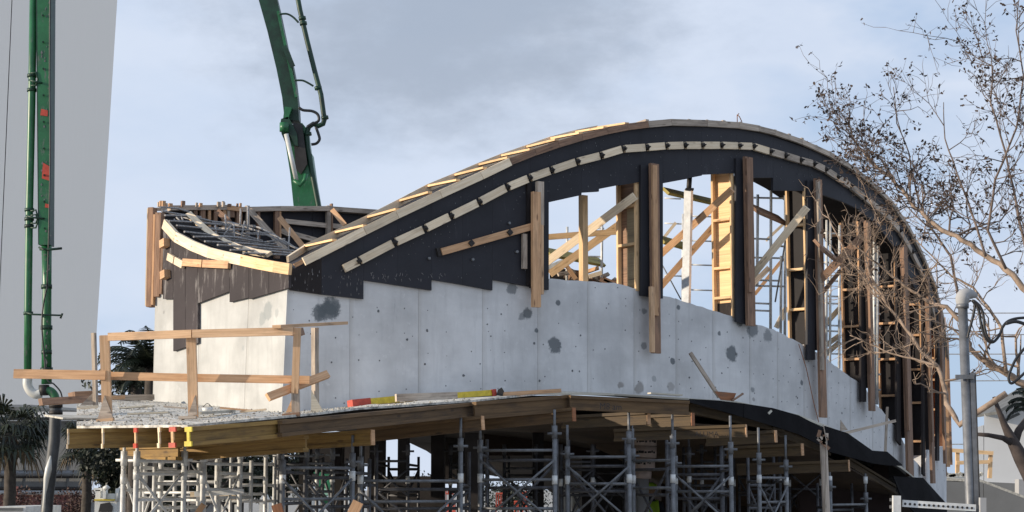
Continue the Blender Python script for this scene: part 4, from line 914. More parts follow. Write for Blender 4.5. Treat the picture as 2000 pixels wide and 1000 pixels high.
# small dark bird-like clump / debris piece on deck
bz = T('rubble_lump', 'small dark lump of rubble sitting on the deck edge right of the yellow beam', 'rubble', at(977, 772, 23.5))
p = at(977, 764, 23.5); MB().prism([p+V((-.05, 0, -.05)), p+V((.03, 0, -.06)), p+V((.05, 0, .0)), p+V((.02, 0, .05)), p+V((-.03, 0, .02))], V((0, .06, 0))).build('lump', 'grease', bz)
single('loose_board', 'slim white board lying at the crest of the deck', 'board', at(1268, 768, 24), at(1330, 772, 24.2), .02, .1, FN, 'ply_white', GL)
single('loose_board', 'pale stick leaning on the wall below the round dark patch', 'board', cyl(1348, 689, .18), cyl(1405, 776, .5), .05, .05, V((.3, -1, 0)), 'wood_grey', GL)
tr = T('wood_tray', 'upturned triangular ply bracket with a handle at the foot of the leaning stick', 'bracket', cyl(1420, 780, .6))
MB().prism([cyl(1396, 764, .62), cyl(1438, 768, .62), cyl(1432, 783, .62), cyl(1408, 781, .62)], V((0, .04, 0))).build('plate', 'wood_rust', tr); board('handle', cyl(1430, 783, .66), cyl(1451, 769, .66), .03, .03, FN, 'wood_brown', tr)
single('loose_board', 'weathered pole lying out over the deck edge at right', 'board', cyl(1650, 846, .5), cyl(1748, 822, .9), .045, .05, FN, 'wood_grey', GL)
single('loose_board', 'slender upright stake behind the weathered pole', 'board', cyl(1733, 795, .3), cyl(1729, 882, .3), .04, .04, FN, 'wood_grey', GL)
tag(MB().prism([cyl(1642, 820, .4), cyl(1656, 840, .4), cyl(1641, 842, .4)], V((0, .03, 0))).build('ply_wedge', 'wood_grey'), 'small pointed ply wedge standing beside the weathered pole', 'wedge')
tag(MB().tube([cyl(1560, 672, .05), cyl(1575, 720, .07), cyl(1590, 790, .09), cyl(1600, 828, .3)], .007, 5).build('cord', 'wood_rust'), 'thin rusty cord running down the wall left of the long brown post', 'cord')
def smooth(pts, k=6):
    pts = [V(p) for p in pts]; out_ = []
    for i in range(len(pts)-1):
        p0, p1, p2, p3 = pts[max(i-1, 0)], pts[i], pts[i+1], pts[min(i+2, len(pts)-1)]
        for j in range(k):
            t = j/k; out_.append(.5*((2*p1)+(p2-p0)*t+(2*p0-5*p1+4*p2-p3)*t*t+(3*p1-p0-3*p2+p3)*t**3))
    return out_+[pts[-1]]
# ------------------------------------------------------------------ paper tube column form
pt_ = T('column_tube', 'brown paper tube column form with printed rings, under the slab', 'column tube', at(1262, 1000, 29.5))
def cyl_at(cx_px, yt, yb, rpx, Y, mat, name, parent, k=20, tilt=0):
    a, b = at(cx_px, yt, Y), at(cx_px+tilt, yb, Y); return MB().tube([a, b], rpx*Y/3500, k).build(name, mat, parent)
segs = [(1261, 846, 872, 22), (1261, 872, 895, 21.5), (1259.5, 895, 919, 20), (1256.5, 920, 936, 16)]
for (x, a_, b_, r_) in segs: cyl_at(x, a_, b_-1.2, r_, 29.5, 'paper_tube', 'wrap', pt_, tilt=-.6)
p = at(1254, 935, 29.5); MB().tube([p, V((p.x, p.y, 0))], .11, 14).build('core', 'wall_grey', pt_)
for y, r_, cx_ in ((863, 22, 1261), (884, 21.5, 1260), (905, 20, 1258)):
    for ang in (-50, -34, -20, -2, 18, 34, 48):
        Rm = r_*29.5/3500; c = at(cx_, y+abs(ang)*-.02+random.uniform(-1, 1), 29.5); th = math.radians(ang)
        n = V((math.sin(th), -math.cos(th), 0)); q = c+n*(Rm+.002); t_ = V((n.y, -n.x, 0))
        w_, h_ = random.uniform(.012, .032), random.uniform(.010, .022)
        MB().prism([q-t_*w_-Z*h_, q+t_*w_-Z*h_, q+t_*w_*.9+Z*h_, q-t_*w_+Z*h_], n*.002).build('print_mark', 'print_dark', pt_)
# ------------------------------------------------------------------ ground
def grid_ground():
    mb = MB(); mb.prism([V((-900, -60, 0)), V((900, -60, 0)), V((900, 2200, 0)), V((-900, 2200, 0))], V((0, 0, -.3))); return mb.build('ground', 'ground')
gobj = struct(grid_ground())
# ------------------------------------------------------------------ concrete pump: near (left) boom
pb = T('pump_boom', 'green folding boom and delivery pipe hanging down at the left before the white tower', 'pump boom', at(90, 780, 28.5))
YB = 28.5
def pt3(x, y, Y=YB): return at(x, y, Y)
mb = MB(); a0, b0 = pt3(92, -60), pt3(88, 690)
def taper(a, b, wa, wb, d, name, mat, parent):
    x = V((1, 0, 0)); y = V((0, 1, 0))
    MB().quadbox([a-x*wa/2-y*d/2, a+x*wa/2-y*d/2, a+x*wa/2+y*d/2, a-x*wa/2+y*d/2, b-x*wb/2-y*d/2, b+x*wb/2-y*d/2, b+x*wb/2+y*d/2, b-x*wb/2+y*d/2]).build(name, mat, parent)
taper(pt3(89, -60), pt3(89.5, 480), .2201, .1487, .2380, 'boom_arm', 'green_paint', pb)
taper(pt3(103, -60, (YB+0.024)), pt3(100, 480, (YB+0.024)), .0238, .0238, .2856, 'boom_edge', 'green_dark', pb)
taper(pt3(75.5, -60, (YB+0.024)), pt3(80, 480, (YB+0.024)), .0238, .0178, .2856, 'boom_edge', 'green_dark', pb)
MB().tube([pt3(91, 480), pt3(92, 560), pt3(91, 640), pt3(91, 750)], [.0833, .0714, .0774, .0833], 12).build('end_pipe', 'green_paint', pb)
for y, r_ in ((560, .0892), (640, .0952), (722, .1012), (688, .0857)): MB().tube([pt3(91, y-4), pt3(91, y+4)], r_, 12).build('pipe_collar', 'green_dark', pb)
for (x, y, w_, h_) in ((86, 220, .0595, .0595), (90, 336, .0654, .1428), (92, 402, .0357, .0357)):
    c = pt3(x, y, (YB-0.131)); r = V((w_, 0, 0)); MB().prism([c-r-Z*h_*.7140, c+r*.9520-Z*h_, c+r+Z*h_*.5950, c-r*.8330+Z*h_*1.071], V((0, .0048, 0))).build('red_marking', 'red_paint', pb)
MB().tube([pt3(66, -60), pt3(62, 200), pt3(57, 430), pt3(55, 600), pt3(54, 738)], .0619, 12).build('delivery_pipe', 'green_paint', pb)
for y in (148, 176, 410, 428, 442, 612, 735):
    x = interp([(0, 63), (200, 62), (430, 57), (740, 54)], y); MB().tube([pt3(x, y-3), pt3(x, y+3)], .0785, 12).build('pipe_collar', 'green_dark', pb)
for y, l_ in ((160, 12), (425, 22), (487, 28), (614, 56)):
    x = interp([(0, 63), (200, 62), (430, 57), (740, 54)], y); MB().tube([pt3(x-6 if y != 487 else 76, y-4, (YB-0.119)), pt3(x+8 if y != 487 else 90, y, (YB-0.167)), pt3(x+8+l_, y+2, (YB-0.119))] + ([pt3(122, 612, (YB-0.119)), pt3(118, 622, (YB-0.119))] if y == 614 else []), .0167, 6).build('bracket', 'green_dark', pb)
for y in (155, 424, 433): MB().tube([pt3(60, y-12, (YB-0.119)), pt3(70, y-14, (YB-0.119)), pt3(74, y, (YB-0.119)), pt3(70, y+12, (YB-0.119)), pt3(60, y+12, (YB-0.119))], .0143, 6).build('bracket', 'green_dark', pb)
MB().tube([pt3(78, 487, (YB-0.119)), pt3(100, 487, (YB-0.178)), pt3(121, 485, (YB-0.119))], .0214, 6).build('bracket', 'green_dark', pb)
el = [pt3(54, 738), pt3(54, 752), pt3(60, 764), pt3(70, 770), pt3(80, 768)]
MB().tube(smooth(el), .0738, 14).build('white_elbow', 'pump_bright', pb)
MB().tube([pt3(48, 739), pt3(62, 739)], .0357, 8).build('pipe_collar', 'clamp_iron', pb)
MB().tube([pt3(86, 752), pt3(86, 772)], .0833, 10).build('coupling', 'grease', pb)
MB().tube(smooth([pt3(86, 762), pt3(98, 764), pt3(106, 772), pt3(109, 784), pt3(109, 800)]), .0690, 14).build('green_elbow', 'green_paint', pb)
MB().tube(smooth([pt3(92, 560, (YB-0.143)), pt3(84, 600, (YB-0.178)), pt3(82, 640, (YB-0.178)), pt3(86, 690, (YB-0.178)), pt3(92, 740, (YB-0.178)), pt3(105, 750, (YB-0.178)), pt3(118, 765, (YB-0.178)), pt3(122, 782, (YB-0.178))]), .0131, 6).build('control_hose', 'cable_black', pb)
# rubber end hose
hs = T('delivery_hose', 'dirty black rubber end hose with a pale worn streak, hanging from the green elbow', 'hose', at(90, 1000, 28.5))
H_ = [pt3(109, 792), pt3(108, 815), pt3(106, 860), pt3(101, 900), pt3(97, 940), pt3(92, 985), pt3(88, 1040), pt3(86, 1180)]
MB().tube(H_, .0928, 14).build('rubber_tube', 'hose_rubber', hs)
for y in (792, 806): MB().tube([pt3(109, y-4), pt3(109, y+4)], .1071, 14).build('hose_clamp', 'clamp_iron', hs)
MB().tube([pt3(99, 890, (YB-0.089)), pt3(95, 915, (YB-0.107)), pt3(91, 935, (YB-0.095)), pt3(88, 965, (YB-0.077)), pt3(86, 1000, (YB-0.065))], [.0119, .0535, .0476, .0238, .0357], 10).build('pale_patch', 'pump_bright', hs)
for k in range(9):                        # bolt heads and dried concrete spatter on the near boom
    y = 30+k*52; MB().tube([pt3(84+k*.4, y, YB-.13), pt3(84+k*.4, y, YB-.16)], .018, 6).build('bolt', 'green_dark', pb)
mb = MB()
for _ in range(50):
    y = random.uniform(-20, 740); x = random.uniform(80, 100) if y < 480 else random.uniform(86, 96); p = pt3(x, y, YB-.125 if y < 480 else YB-.09); s_ = random.uniform(.006, .02)
    mb.prism([p+V((s_, 0, 0)), p+Z*s_*random.uniform(.6, 3), p-V((s_, 0, 0)), p-Z*s_*random.uniform(.6, 3)], V((0, .012, 0)))
stuff(mb.build('concrete_spatter', 'hole_grey', pb))
MB().tube(smooth([pt3(98, -40, YB-.15), pt3(97, 150, YB-.16), pt3(98, 300, YB-.15), pt3(95, 470, YB-.15), pt3(92, 560, YB-.12)]), .012, 6).build('control_hose', 'cable_black', pb)
# ------------------------------------------------------------------ far boom
fb = T('pump_boom', 'dark green jointed pump boom rising behind the shell into the sky', 'pump boom', at(598, 402, 42))
YF = 42.0
def fslab(pts, dep, name, mat): return MB().prism([at(x, y, YF) for x, y in pts], V((0, dep, 0))).build(name, mat, fb)
fslab([(497, -30), (534, -30), (546, 20), (560, 88), (568, 110), (576, 150), (582, 200), (584, 235), (556, 235), (551, 190), (540, 135), (522, 60), (503, -8)], .42, 'upper_arm', 'green_dark')
MB().bar(at(543, 22, 41.9), at(579, 190, 41.9), .07, .05, FN).build('arm_edge', 'green_paint', fb)
MB().bar(at(555, 90, 41.85), at(572, 130, 41.85), .12, .05, FN).build('side_box', 'green_dark', fb)
fslab([(552, 238), (560, 248), (590, 240), (600, 252), (606, 300), (616, 350), (625, 402), (625, 440), (580, 440), (573, 400), (567, 340), (556, 270)], .45, 'lower_arm', 'green_paint')
MB().prism([at(572, 240, 41.88), at(590, 242, 41.88), at(600, 320, 41.88), at(588, 340, 41.88), at(577, 330, 41.88)], V((0, .1, 0))).build('arm_recess', 'grease', fb)
fslab([(603, 300), (609, 300), (623, 402), (616, 402)], .46, 'arm_edge', 'green_paint')
MB().prism([at(556, 208, 41.8), at(570, 210, 41.8), at(562, 233, 41.8), at(553, 231, 41.8)], V((0, .3, 0))).build('joint_bracket', 'green_paint', fb)
MB().prism([at(549, 232, 41.8), at(562, 228, 41.8), at(570, 240, 41.8), at(580, 262, 41.8), at(582, 285, 41.8), at(576, 284, 41.8), at(565, 262, 41.8), at(558, 280, 41.8), at(550, 262, 41.8), at(547, 244, 41.8)], V((0, .5, 0))).build('link_plate', 'green_dark', fb)
MB().tube([at(555, 240, 41.7), at(555, 257, 41.7)], .11, 10).build('pin', 'green_paint', fb)
MB().tube([at(559, 262, 41.65), at(579, 352, 41.65)], .055, 10).build('cylinder_rod', 'pump_bright', fb)
MB().tube([at(574, 352, 41.6), at(586, 362, 41.6), at(595, 352, 41.6), at(598, 340, 41.6)], .05, 8).build('rod_hook', 'green_paint', fb)
MB().tube([at(575, -40, YF), at(586, 20, YF), at(600, 80, YF), at(615, 140, YF), at(627, 185, YF), at(632, 222, YF), at(634, 232, YF), at(631, 242, YF), at(622, 246, YF), at(612, 242, YF), at(603, 248, YF), at(599, 262, YF), at(601, 290, YF), at(612, 350, YF), at(622, 402, YF), at(628, 440, YF)], .062, 10).build('delivery_pipe', 'green_dark', fb)
for x, y in ((590, 36), (592, 46), (621, 172), (634, 230), (601, 262)): MB().tube([at(x, y-3, YF), at(x+1, y+3, YF)], .09, 10).build('pipe_collar', 'green_dark', fb)
for pts in ([(545, 28), (560, 27), (572, 33), (583, 44)], [(575, 157), (590, 157), (600, 161), (612, 168)], [(584, 210), (592, 215), (610, 217), (621, 224), (622, 236), (610, 242), (600, 248)], [(617, 248), (622, 262), (624, 272), (618, 280), (608, 282)]):
    MB().tube(smooth([at(x, y, 41.8) for x, y in pts]), .035 if pts[0][0] > 580 else .025, 7).build('hydraulic_hose', 'green_dark' if pts[0][0] < 580 else 'cable_black', fb)
# ------------------------------------------------------------------ white tower, low building
tw = T('tower_building', 'tall windowless pale grey tower filling the left edge', 'tower', at(100, 790, 96))
a = at(229, 0, 90); zt = 60; bx = at(188, 660, 90)
k_ = (a.x-bx.x)/(a.z-bx.z)
xr = lambda z: bx.x+(z-bx.z)*k_
xl = at(3, 400, 90).x
for i, (x0, x1) in enumerate(((-60, xl-.02), (xl+.02, None))):
    x1b = x1 if x1 is not None else None
    p = [V((x0, 90, 0)), V((x1b if x1b is not None else xr(0), 90, 0)), V((x1b+.33 if x1b is not None else xr(zt), 90, zt)), V((x0+(.33 if i else 0), 90, zt))]
    MB().prism(p, V((-4.2, 14, 0))).build('wall_face', 'tower_white', tw)
bd_ = T('low_building', 'low grey service building with pipes and a dull red base, behind the palms', 'building', V((-16, 62, 0)))
y0 = 62.0
def zat(py, Y=62.0): return at(1000, py, Y).z
xl_, xr_ = -24.0, at(172, 900, 62).x
def bblock(z0, z1, x0, x1, yy, dep, name, mat): MB().prism([V((x0, yy, z0)), V((x1, yy, z0)), V((x1, yy, z1)), V((x0, yy, z1))], V((-dep*.26, dep, 0))).build(name, mat, bd_)
bblock(zat(968), zat(822), xl_, xr_, 62, 8, 'wall', 'service_wall'); bblock(0, zat(966), xl_, xr_, 61.9, 8.2, 'base_wall', 'wall_red')
MB().prism([V((xl_, 61.6, zat(794))), V((at(60, 795, 61.6).x, 61.6, zat(796))), V((at(172, 812, 61.6).x, 61.6, zat(805))), V((at(172, 812, 61.6).x, 61.6, zat(822))), V((xl_, 61.6, zat(822)))], V((-2.4, 9, .5))).build('fascia', 'roof_grey', bd_)
MB().prism([V((xl_, 61.4, zat(802))), V((at(150, 812, 61.6).x, 61.4, zat(806))), V((at(172, 812, 61.6).x, 61.4, zat(816))), V((xl_, 61.4, zat(816)))], V((0, .2, 0))).build('fascia_band', 'house_white', bd_)
for y, r_, m_ in ((925, .11, 'galvanised'), (931, .06, 'clamp_iron'), (954, .06, 'clamp_iron'), (962, .08, 'wall_grey')):
    MB().tube([V((xl_, 61.6, zat(y))), V((xr_, 61.6, zat(y)))], r_, 8).build('pipe', m_, bd_)
for x in (8, 35, 60, 100, 127, 150):
    bblock(zat(934), zat(918), at(x, 900, 62).x, at(x+2, 900, 62).x, 61.5, .1, 'pipe_bracket', 'clamp_iron')
for i, x in enumerate((5, 45, 90, 130)): bblock(zat(966), zat(822), at(x, 900, 62).x, at(x+.8, 900, 62).x, 61.98, .05, 'wall_seam', 'roof_grey')
bblock(0, zat(950), at(35, 980, 61).x, at(41, 980, 61).x, 60.6, .2, 'bollard', 'wall_red')
# white building at far right
wb = T('white_building', 'pale building with a sloping dark roof edge at the far right', 'building', at(1960, 930, 60))
P = lambda x, y: at(x, y, 60)
MB().prism([P(1922, 1050), P(2110, 1050), P(2110, 700), P(1922, 808)], V((2.8, 10, 0))).build('wall', 'house_white', wb)
MB().prism([P(1904, 1050), P(1921, 1050), P(1921, 830), P(1904, 836)], V((2.6, 9, 0))).build('side_wall', 'house_white', wb)
MB().bar(P(1924, 810), P(2110, 700), .10, 3.0, V((0, 1, 0))).build('roof_edge', 'roof_grey', wb)
MB().bar(P(1960, 822), P(1990, 808), .08, .2, V((0, 1, 0))).build('gutter', 'roof_grey', wb)
# concrete retaining walls right
rw = T('retaining_wall', 'grey concrete retaining wall at the lower right with a light sloping top', 'wall', at(1900, 990, 43))
R_ = lambda x, y, Y=43: at(x, y, Y)
MB().prism([R_(1835, 938), R_(1920, 942), R_(1925, 1090), R_(1835, 1090)], V((0, .5, 0))).build('wall_panel', 'service_wall', rw)
MB().prism([R_(1921, 943), R_(2110, 1015), R_(2110, 1090), R_(1926, 1090)], V((0, .5, 0))).build('wall_panel', 'service_wall', rw)
MB().prism([R_(1838, 932), R_(1920, 938), R_(2110, 1010), R_(2110, 1016), R_(1920, 944), R_(1838, 939)], V((0, 1.2, .12))).build('coping', 'mortar', rw)
MB().prism([at(1860, 938, 52), at(2110, 950, 52), at(2110, 1060, 52), at(1860, 1060, 52)], V((0, .4, 0))).build('rear_wall', 'service_wall', rw)
for i in range(26):
    x = random.uniform(1840, 1915); p = R_(x, 930+random.uniform(-2, 2), 43.3); board('rubble', p, p+V((random.uniform(.02, .14), 0, random.uniform(.02, .08))), .06, .1, FN, 'mortar', rw)
MB().prism([at(1990, 936, 50), at(2110, 940, 50), at(2110, 1000, 50), at(1990, 980, 50)], V((0, .4, 0))).build('wall_end', 'wall_grey', rw)
# far timber rail
fr = T('far_timber_rail', 'small orange timber guard rail far behind the conduit mast', 'guard rail', at(1900, 935, 48))
for (x0, y0, x1, y1) in ((1870, 880, 1870, 934), (1935, 882, 1933, 934)): board('post', at(x0, y0, 48), at(x1, y1, 48), .10, .08, FN, 'pine_yellow', fr)
for (x0, y0, x1, y1) in ((1852, 879, 1940, 885), (1868, 904, 1934, 902)): board('rail', at(x0, y0, 47.9), at(x1, y1, 47.9), .10, .04, FN, 'pine_yellow', fr)
# ------------------------------------------------------------------ conduit mast and strut
YM = 12.0
cm = T('conduit_mast', 'galvanised service mast with a grey weatherhead and looping black cables', 'mast', V((at(1885, 1000, YM).x, YM, 0)))
a, b = at(1880, 592, YM), at(1889, 1010, YM); b.x = a.x+.0; MB().tube([a, V((a.x+.012, a.y, 1.0)), V((a.x+.012, a.y, 0))], .032, 16).build('conduit', 'galvanised', cm)
MB().tube([at(1880, 594, YM), at(1880, 602, YM)], .042, 14).build('conduit_collar', 'galvanised', cm)
MB().tube(smooth([at(1880, 597, YM), at(1880, 584, YM), at(1884, 577, YM), at(1892, 574, YM), at(1903, 577, YM), at(1907, 581, YM)], 3), [.038, .042, .046, .049, .05, .049, .047, .044, .041, .038, .034, .03, .025, .02, .014, .009], 12).build('weatherhead', 'wall_grey', cm)
for j, pts in enumerate(([(1898, 586), (1904, 596), (1900, 620), (1892, 650), (1890, 660)], [(1900, 586), (1910, 600), (1918, 640), (1928, 664), (1940, 668), (1952, 655), (1958, 640), (1968, 628), (1985, 622), (2010, 620)],
        [(1902, 587), (1912, 596), (1920, 612), (1924, 645), (1932, 663), (1941, 667)], [(1965, 632), (1985, 628), (2010, 636)], [(2010, 670), (1985, 700), (1972, 728), (1970, 740), (1978, 748), (2010, 720)])):
    MB().tube(smooth([at(x, y, YM-.05-.02*j) for x, y in pts]), .0095 if j != 3 else .012, 7).build('cable', 'cable_black', cm)
mb = MB(); mb.bar(at(1866, 736, YM-.045), at(1902, 736, YM-.045), .028, .02, FN); mb.build('pipe_clamp', 'galvanised', cm)
sx = at(1899, 728, YM).x; MB().bar(at(1899, 728, YM-.01), V((sx, YM-.01, 0)), .038, .04, FN).build('strut_post', 'galvanised', cm); MB().bar(V((sx+.012, YM-.033, at(1899, 732, YM).z)), V((sx+.012, YM-.033, 0)), .005, .004, FN).build('strut_slot', 'clamp_iron', cm)
su = T('perforated_strut', 'perforated galvanised strut rail crossing the lower right corner', 'strut', at(1750, 1000, YM))
MB().bar(at(1763, 983, YM-.08), at(1905, 992, YM-.08), .045, .03, FN).build('channel', 'galv_pale', su)
for i in range(15):
    p = at(1768+i*9.3, 984+i*.6, YM-.097); MB().tube([p, p+V((0, -.001, 0))], .0085, 8).build('slot_hole', 'clamp_iron', su)
MB().bar(at(1751, 968, YM-.1), at(1751, 1440, YM-.1), .05, .04, FN).build('upright_channel', 'galv_pale', su)
MB().bar(at(1738, 976, YM-.07), at(1750, 976, YM-.07), .02, .02, FN).build('bolt', 'galvanised', su); MB().bar(at(1738, 990, YM-.07), at(1750, 990, YM-.07), .02, .02, FN).build('bolt', 'galvanised', su)
MB().bar(at(1919, 972, YM-.1), at(1921, 1440, YM-.1), .04, .04, FN).build('upright_channel', 'wall_grey', su)
# thin overhead wires
for i, (y0, y1) in enumerate(((612, 616), (655, 652), (692, 697), (745, 742), (868, 872))):
    tag(MB().tube([at(1640, y0, 70), at(4200, y1-8, 70)], .02, 5).build('overhead_wire', 'galvanised'), ['topmost thin overhead wire at the right, by the weatherhead', 'second thin overhead wire at the right, crossing the cable loop', 'third thin overhead wire at the right, below the cable loop', 'fourth thin overhead wire at the right, above the dark stump', 'lowest thin overhead wire at the right'][i], 'wire', 'overhead wires at the right')
# ------------------------------------------------------------------ bare tree
random.seed(5)
bt = T('bare_tree', 'nearly leafless tree at right, its sunlit limbs reaching over the end of the arch', 'tree', V((3.9, 13, 0)))
YT = 13.0
def limb(pts, r0, r1, name='limb', Y=YT, Y2=None, mat='bark', parent=None):
    n = len(pts); Y2 = Y if Y2 is None else Y2
    P_ = [at(x, y, lerp(Y, Y2, i/(n-1))) for i, (x, y) in enumerate(pts)]
    Q = []
    for i in range(len(P_)-1):
        for k in range(3):
            t_ = k/3; p = lerp(P_[i], P_[i+1], t_); Q.append(p+(V((random.uniform(-1, 1), random.uniform(-1, 1), random.uniform(-1, 1)))*r0*.35 if (i or k) else V()))
    Q.append(P_[-1]); R = [lerp(r0, r1, i/(len(Q)-1)) for i in range(len(Q))]
    MB().tube(Q, R, 7).build(name, mat, parent or bt); return Q, R
MB().tube([V((4.45, 13, 0)), V((4.40, 13, 1.1)), V((4.25, 13, 1.8)), at(2080, 800, YT)], [.16, .14, .11, .075], 10).build('trunk', 'bark', bt)
L1 = limb([(2080, 800), (2000, 752), (1965, 728), (1930, 710), (1900, 690), (1888, 660), (1880, 630)], .032, .013)
L2 = limb([(2080, 640), (2000, 560), (1965, 525), (1925, 500), (1880, 470), (1840, 448), (1805, 420), (1780, 395), (1755, 362), (1725, 335), (1705, 320), (1685, 296), (1666, 268), (1656, 232)], .025, .004, Y=12.6, Y2=13.6)
L3 = limb([(1966, 768), (1872, 832), (1850, 790), (1845, 760), (1832, 715), (1800, 685), (1770, 640), (1735, 595), (1702, 560), (1680, 520)], .022, .006, Y=12.4, Y2=13.4)
L4 = limb([(1880, 630), (1850, 600), (1815, 590), (1780, 568), (1745, 540), (1700, 505), (1660, 470)], .018, .005, Y=13, Y2=13.4)
L5 = limb([(1880, 640), (1868, 560), (1856, 500), (1835, 470), (1815, 440), (1790, 380), (1775, 300), (1752, 240), (1745, 170)], .012, .003, Y=13, Y2=13.6, mat='bark_twig')
L6 = limb([(1925, 500), (1900, 420), (1870, 340), (1845, 270), (1843, 200)], .010, .003, Y=12.7, Y2=13.3, mat='bark_twig')
L7 = limb([(2080, 600), (2005, 500), (1985, 400), (1965, 300), (1935, 200), (1940, 130), (1885, 100)], .012, .003, Y=12.2, Y2=12.8, mat='bark_twig')
L8 = limb([(1965, 525), (1930, 450), (1945, 350), (1985, 250), (2000, 150), (1985, 60), (1990, 0)], .011, .003, Y=12.5, Y2=12.2, mat='bark_twig')
L9 = limb([(1832, 715), (1780, 700), (1740, 690), (1700, 672), (1660, 655)], .009, .003, Y=12.6, Y2=13)
L10 = limb([(1735, 595), (1700, 540), (1690, 500), (1720, 440), (1700, 390)], .009, .003, Y=13.2, Y2=13.4)
L11 = limb([(1965, 728), (1955, 640), (1930, 600), (1900, 560), (1860, 540), (1820, 500), (1790, 470)], .014, .004, Y=12.9, Y2=13.6)
L12 = limb([(1702, 560), (1660, 510), (1625, 440), (1610, 400)], .008, .003, Y=13.3, Y2=13.6)
tw_ = MB(); lf_ = MB(); cur = [tw_]
def leaf(p, s):
    q0_ = p
    for _ in range(random.choice((2, 3, 4))):
        p = q0_+V((random.gauss(0, 1), random.gauss(0, 1), random.gauss(0, 1)))*s*.5
        a = V((random.gauss(0, 1), random.gauss(0, 1), random.gauss(0, 1))).normalized()*s; b = V((random.gauss(0, 1), random.gauss(0, 1), random.gauss(0, 1))).normalized()*s*.7
        lf_.tri(p, p+a, p+b); lf_.tri(p+a, p+b, p+a*.8+b*.8)
def twig(p, d, ln, r, depth, leafp):
    n = 3 if depth else 2; pts = [p]; q = p
    for i in range(n):
        d = (d+V((random.gauss(0, .28), random.gauss(0, .28), random.gauss(0, .28)+.06))).normalized(); q = q+d*(ln/n); pts.append(q)
    rs = [lerp(r, r*.45, i/(len(pts)-1)) for i in range(len(pts))]
    cur[0].tube(pts, rs, 4 if r > .004 else 3, cap=False)
    if random.random() < leafp: leaf(q, random.uniform(.015, .03))
    if depth > 0:
        for i in range(1, len(pts)):
            for _ in range(random.choice((1, 1, 2))):
                nd_ = (d+V((random.gauss(0, .62), random.gauss(0, .5), random.gauss(0, .62)+.14))).normalized()
                twig(pts[i], nd_, ln*random.uniform(.5, .75), max(r*.62, .0022), depth-1, leafp)
def sprout(LQ, every, ln, depth, leafp, start=0, up=.25):
    Q, R = LQ
    for i in range(start, len(Q)-1, every):
        d = (Q[min(i+1, len(Q)-1)]-Q[i]).normalized()
        nd_ = (d*.5+V((random.gauss(0, .7), random.gauss(0, .5), random.gauss(0, .6)+up))).normalized()
        twig(Q[i], nd_, ln*random.uniform(.6, 1.2), max(R[i]*.5, .0042), depth, leafp)
tw2 = MB(); cur[0] = tw2
for _r in range(1):
    sprout(L2, 1, .38, 2, .8, 12, .5); sprout(L2, 4, .26, 2, .9, 22, .4); sprout(L5, 2, .26, 2, .75, 6, .1); sprout(L6, 2, .32, 2, .7, 2, .3); sprout(L7, 1, .36, 2, .75, 2, .3); sprout(L8, 1, .34, 2, .8, 1, .3)
cur[0] = tw_
sprout(L4, 1, .30, 2, .15, 2, .1); sprout(L3, 2, .28, 2, .12, 8, .2); sprout(L9, 1, .20, 1, .1, 1, .1); sprout(L10, 2, .26, 2, .12, 1, .1); sprout(L11, 2, .32, 2, .4, 3, .1); sprout(L12, 2, .22, 2, .12, 1, .1); sprout(L1, 2, .35, 1, .1, 4, .1)
stuff(tw2.build('dark_twigs', 'bark_twig', bt, fix=False))
stuff(tw_.build('twigs', 'bark', bt, fix=False)); stuff(lf_.build('dead_leaves', 'dead_leaf', bt, fix=False))
# dark forked trunk lower right, its shade put into near-black bark
dt = T('dark_trunk_tree', 'dark forked trunk with a cut stub at the lower right edge', 'tree', V((at(2020, 1000, 12.8).x, 12.8, 0)))
q = at(2030, 960, 12.8)
MB().tube([V((q.x+.05, q.y, 0)), V((q.x+.03, q.y, .9)), q, at(1995, 895, 12.8), at(1978, 862, 12.8), at(1962, 830, 12.8), at(1950, 800, 12.8), at(1941, 775, 12.8)], [.12, .10, .07, .055, .042, .025, .018, .012], 9).build('trunk', 'bark_dark', dt)
MB().tube([at(1980, 868, 12.8), at(1960, 856, 12.75), at(1930, 850, 12.7), at(1905, 848, 12.7)], [.026, .02, .016, .013], 7).build('branch', 'bark_dark', dt)
MB().tube([at(1980, 868, 12.8), at(1990, 840, 12.85), at(2020, 800, 12.9)], [.035, .028, .02], 7).build('branch', 'bark_dark', dt)
# ------------------------------------------------------------------ palms and bushes
def fanpalm(lab, base, h, R, n, seed, seg=13, mat='palm_leaf', droop=.5, trunk=.16, group='fan palms at the left'):
    random.seed(seed); t = T('palm_tree', lab, 'palm', base, group)
    top = base+Z*h; MB().tube([base, base+Z*h*.5+V((.05, 0, 0)), top], [trunk*1.1, trunk, trunk*.9], 9).build('trunk', 'palm_trunk', t)
    mb = MB(); dd = MB()
    for i in range(n):
        az = random.uniform(0, 2*math.pi); el = math.radians(random.triangular(-70, 70, 0)); out = V((math.cos(az)*math.cos(el), math.sin(az)*math.cos(el), math.sin(el)))
        st = top+out*R*.25*random.uniform(.8, 1.2); hub = top+out*R*random.uniform(.42, .6)
        (mb if el > -.6 else dd).tube([top, hub], .012, 3, cap=False)
        side = out.cross(Z).normalized(); up = side.cross(out).normalized()
        for j in range(seg):
            a = lerp(-1.9, 1.9, j/(seg-1)); dr = (out*math.cos(a)+side*math.sin(a)).normalized(); ln = R*random.uniform(.42, .6)*(1-.18*abs(a))
            w_ = up.cross(dr)*.0+dr.cross(up).normalized()*ln*.055
            mid = hub+dr*ln*.6+up*.02; tip = hub+dr*ln-Z*ln*droop*random.uniform(.5, 1.2)
            m_ = mb if el > -.6 else dd
            m_.tri(hub-w_*.3, hub+w_*.3, mid+w_); m_.tri(hub-w_*.3, mid+w_, mid-w_); m_.tri(mid-w_, mid+w_, tip)
    mb.build('crown', mat, t, fix=False); 
    if dd.f: dd.build('dead_fronds', 'palm_dead', t, fix=False)
    return t
gp_ = lambda x, Y: V((at(x, 900, Y).x, Y, 0))
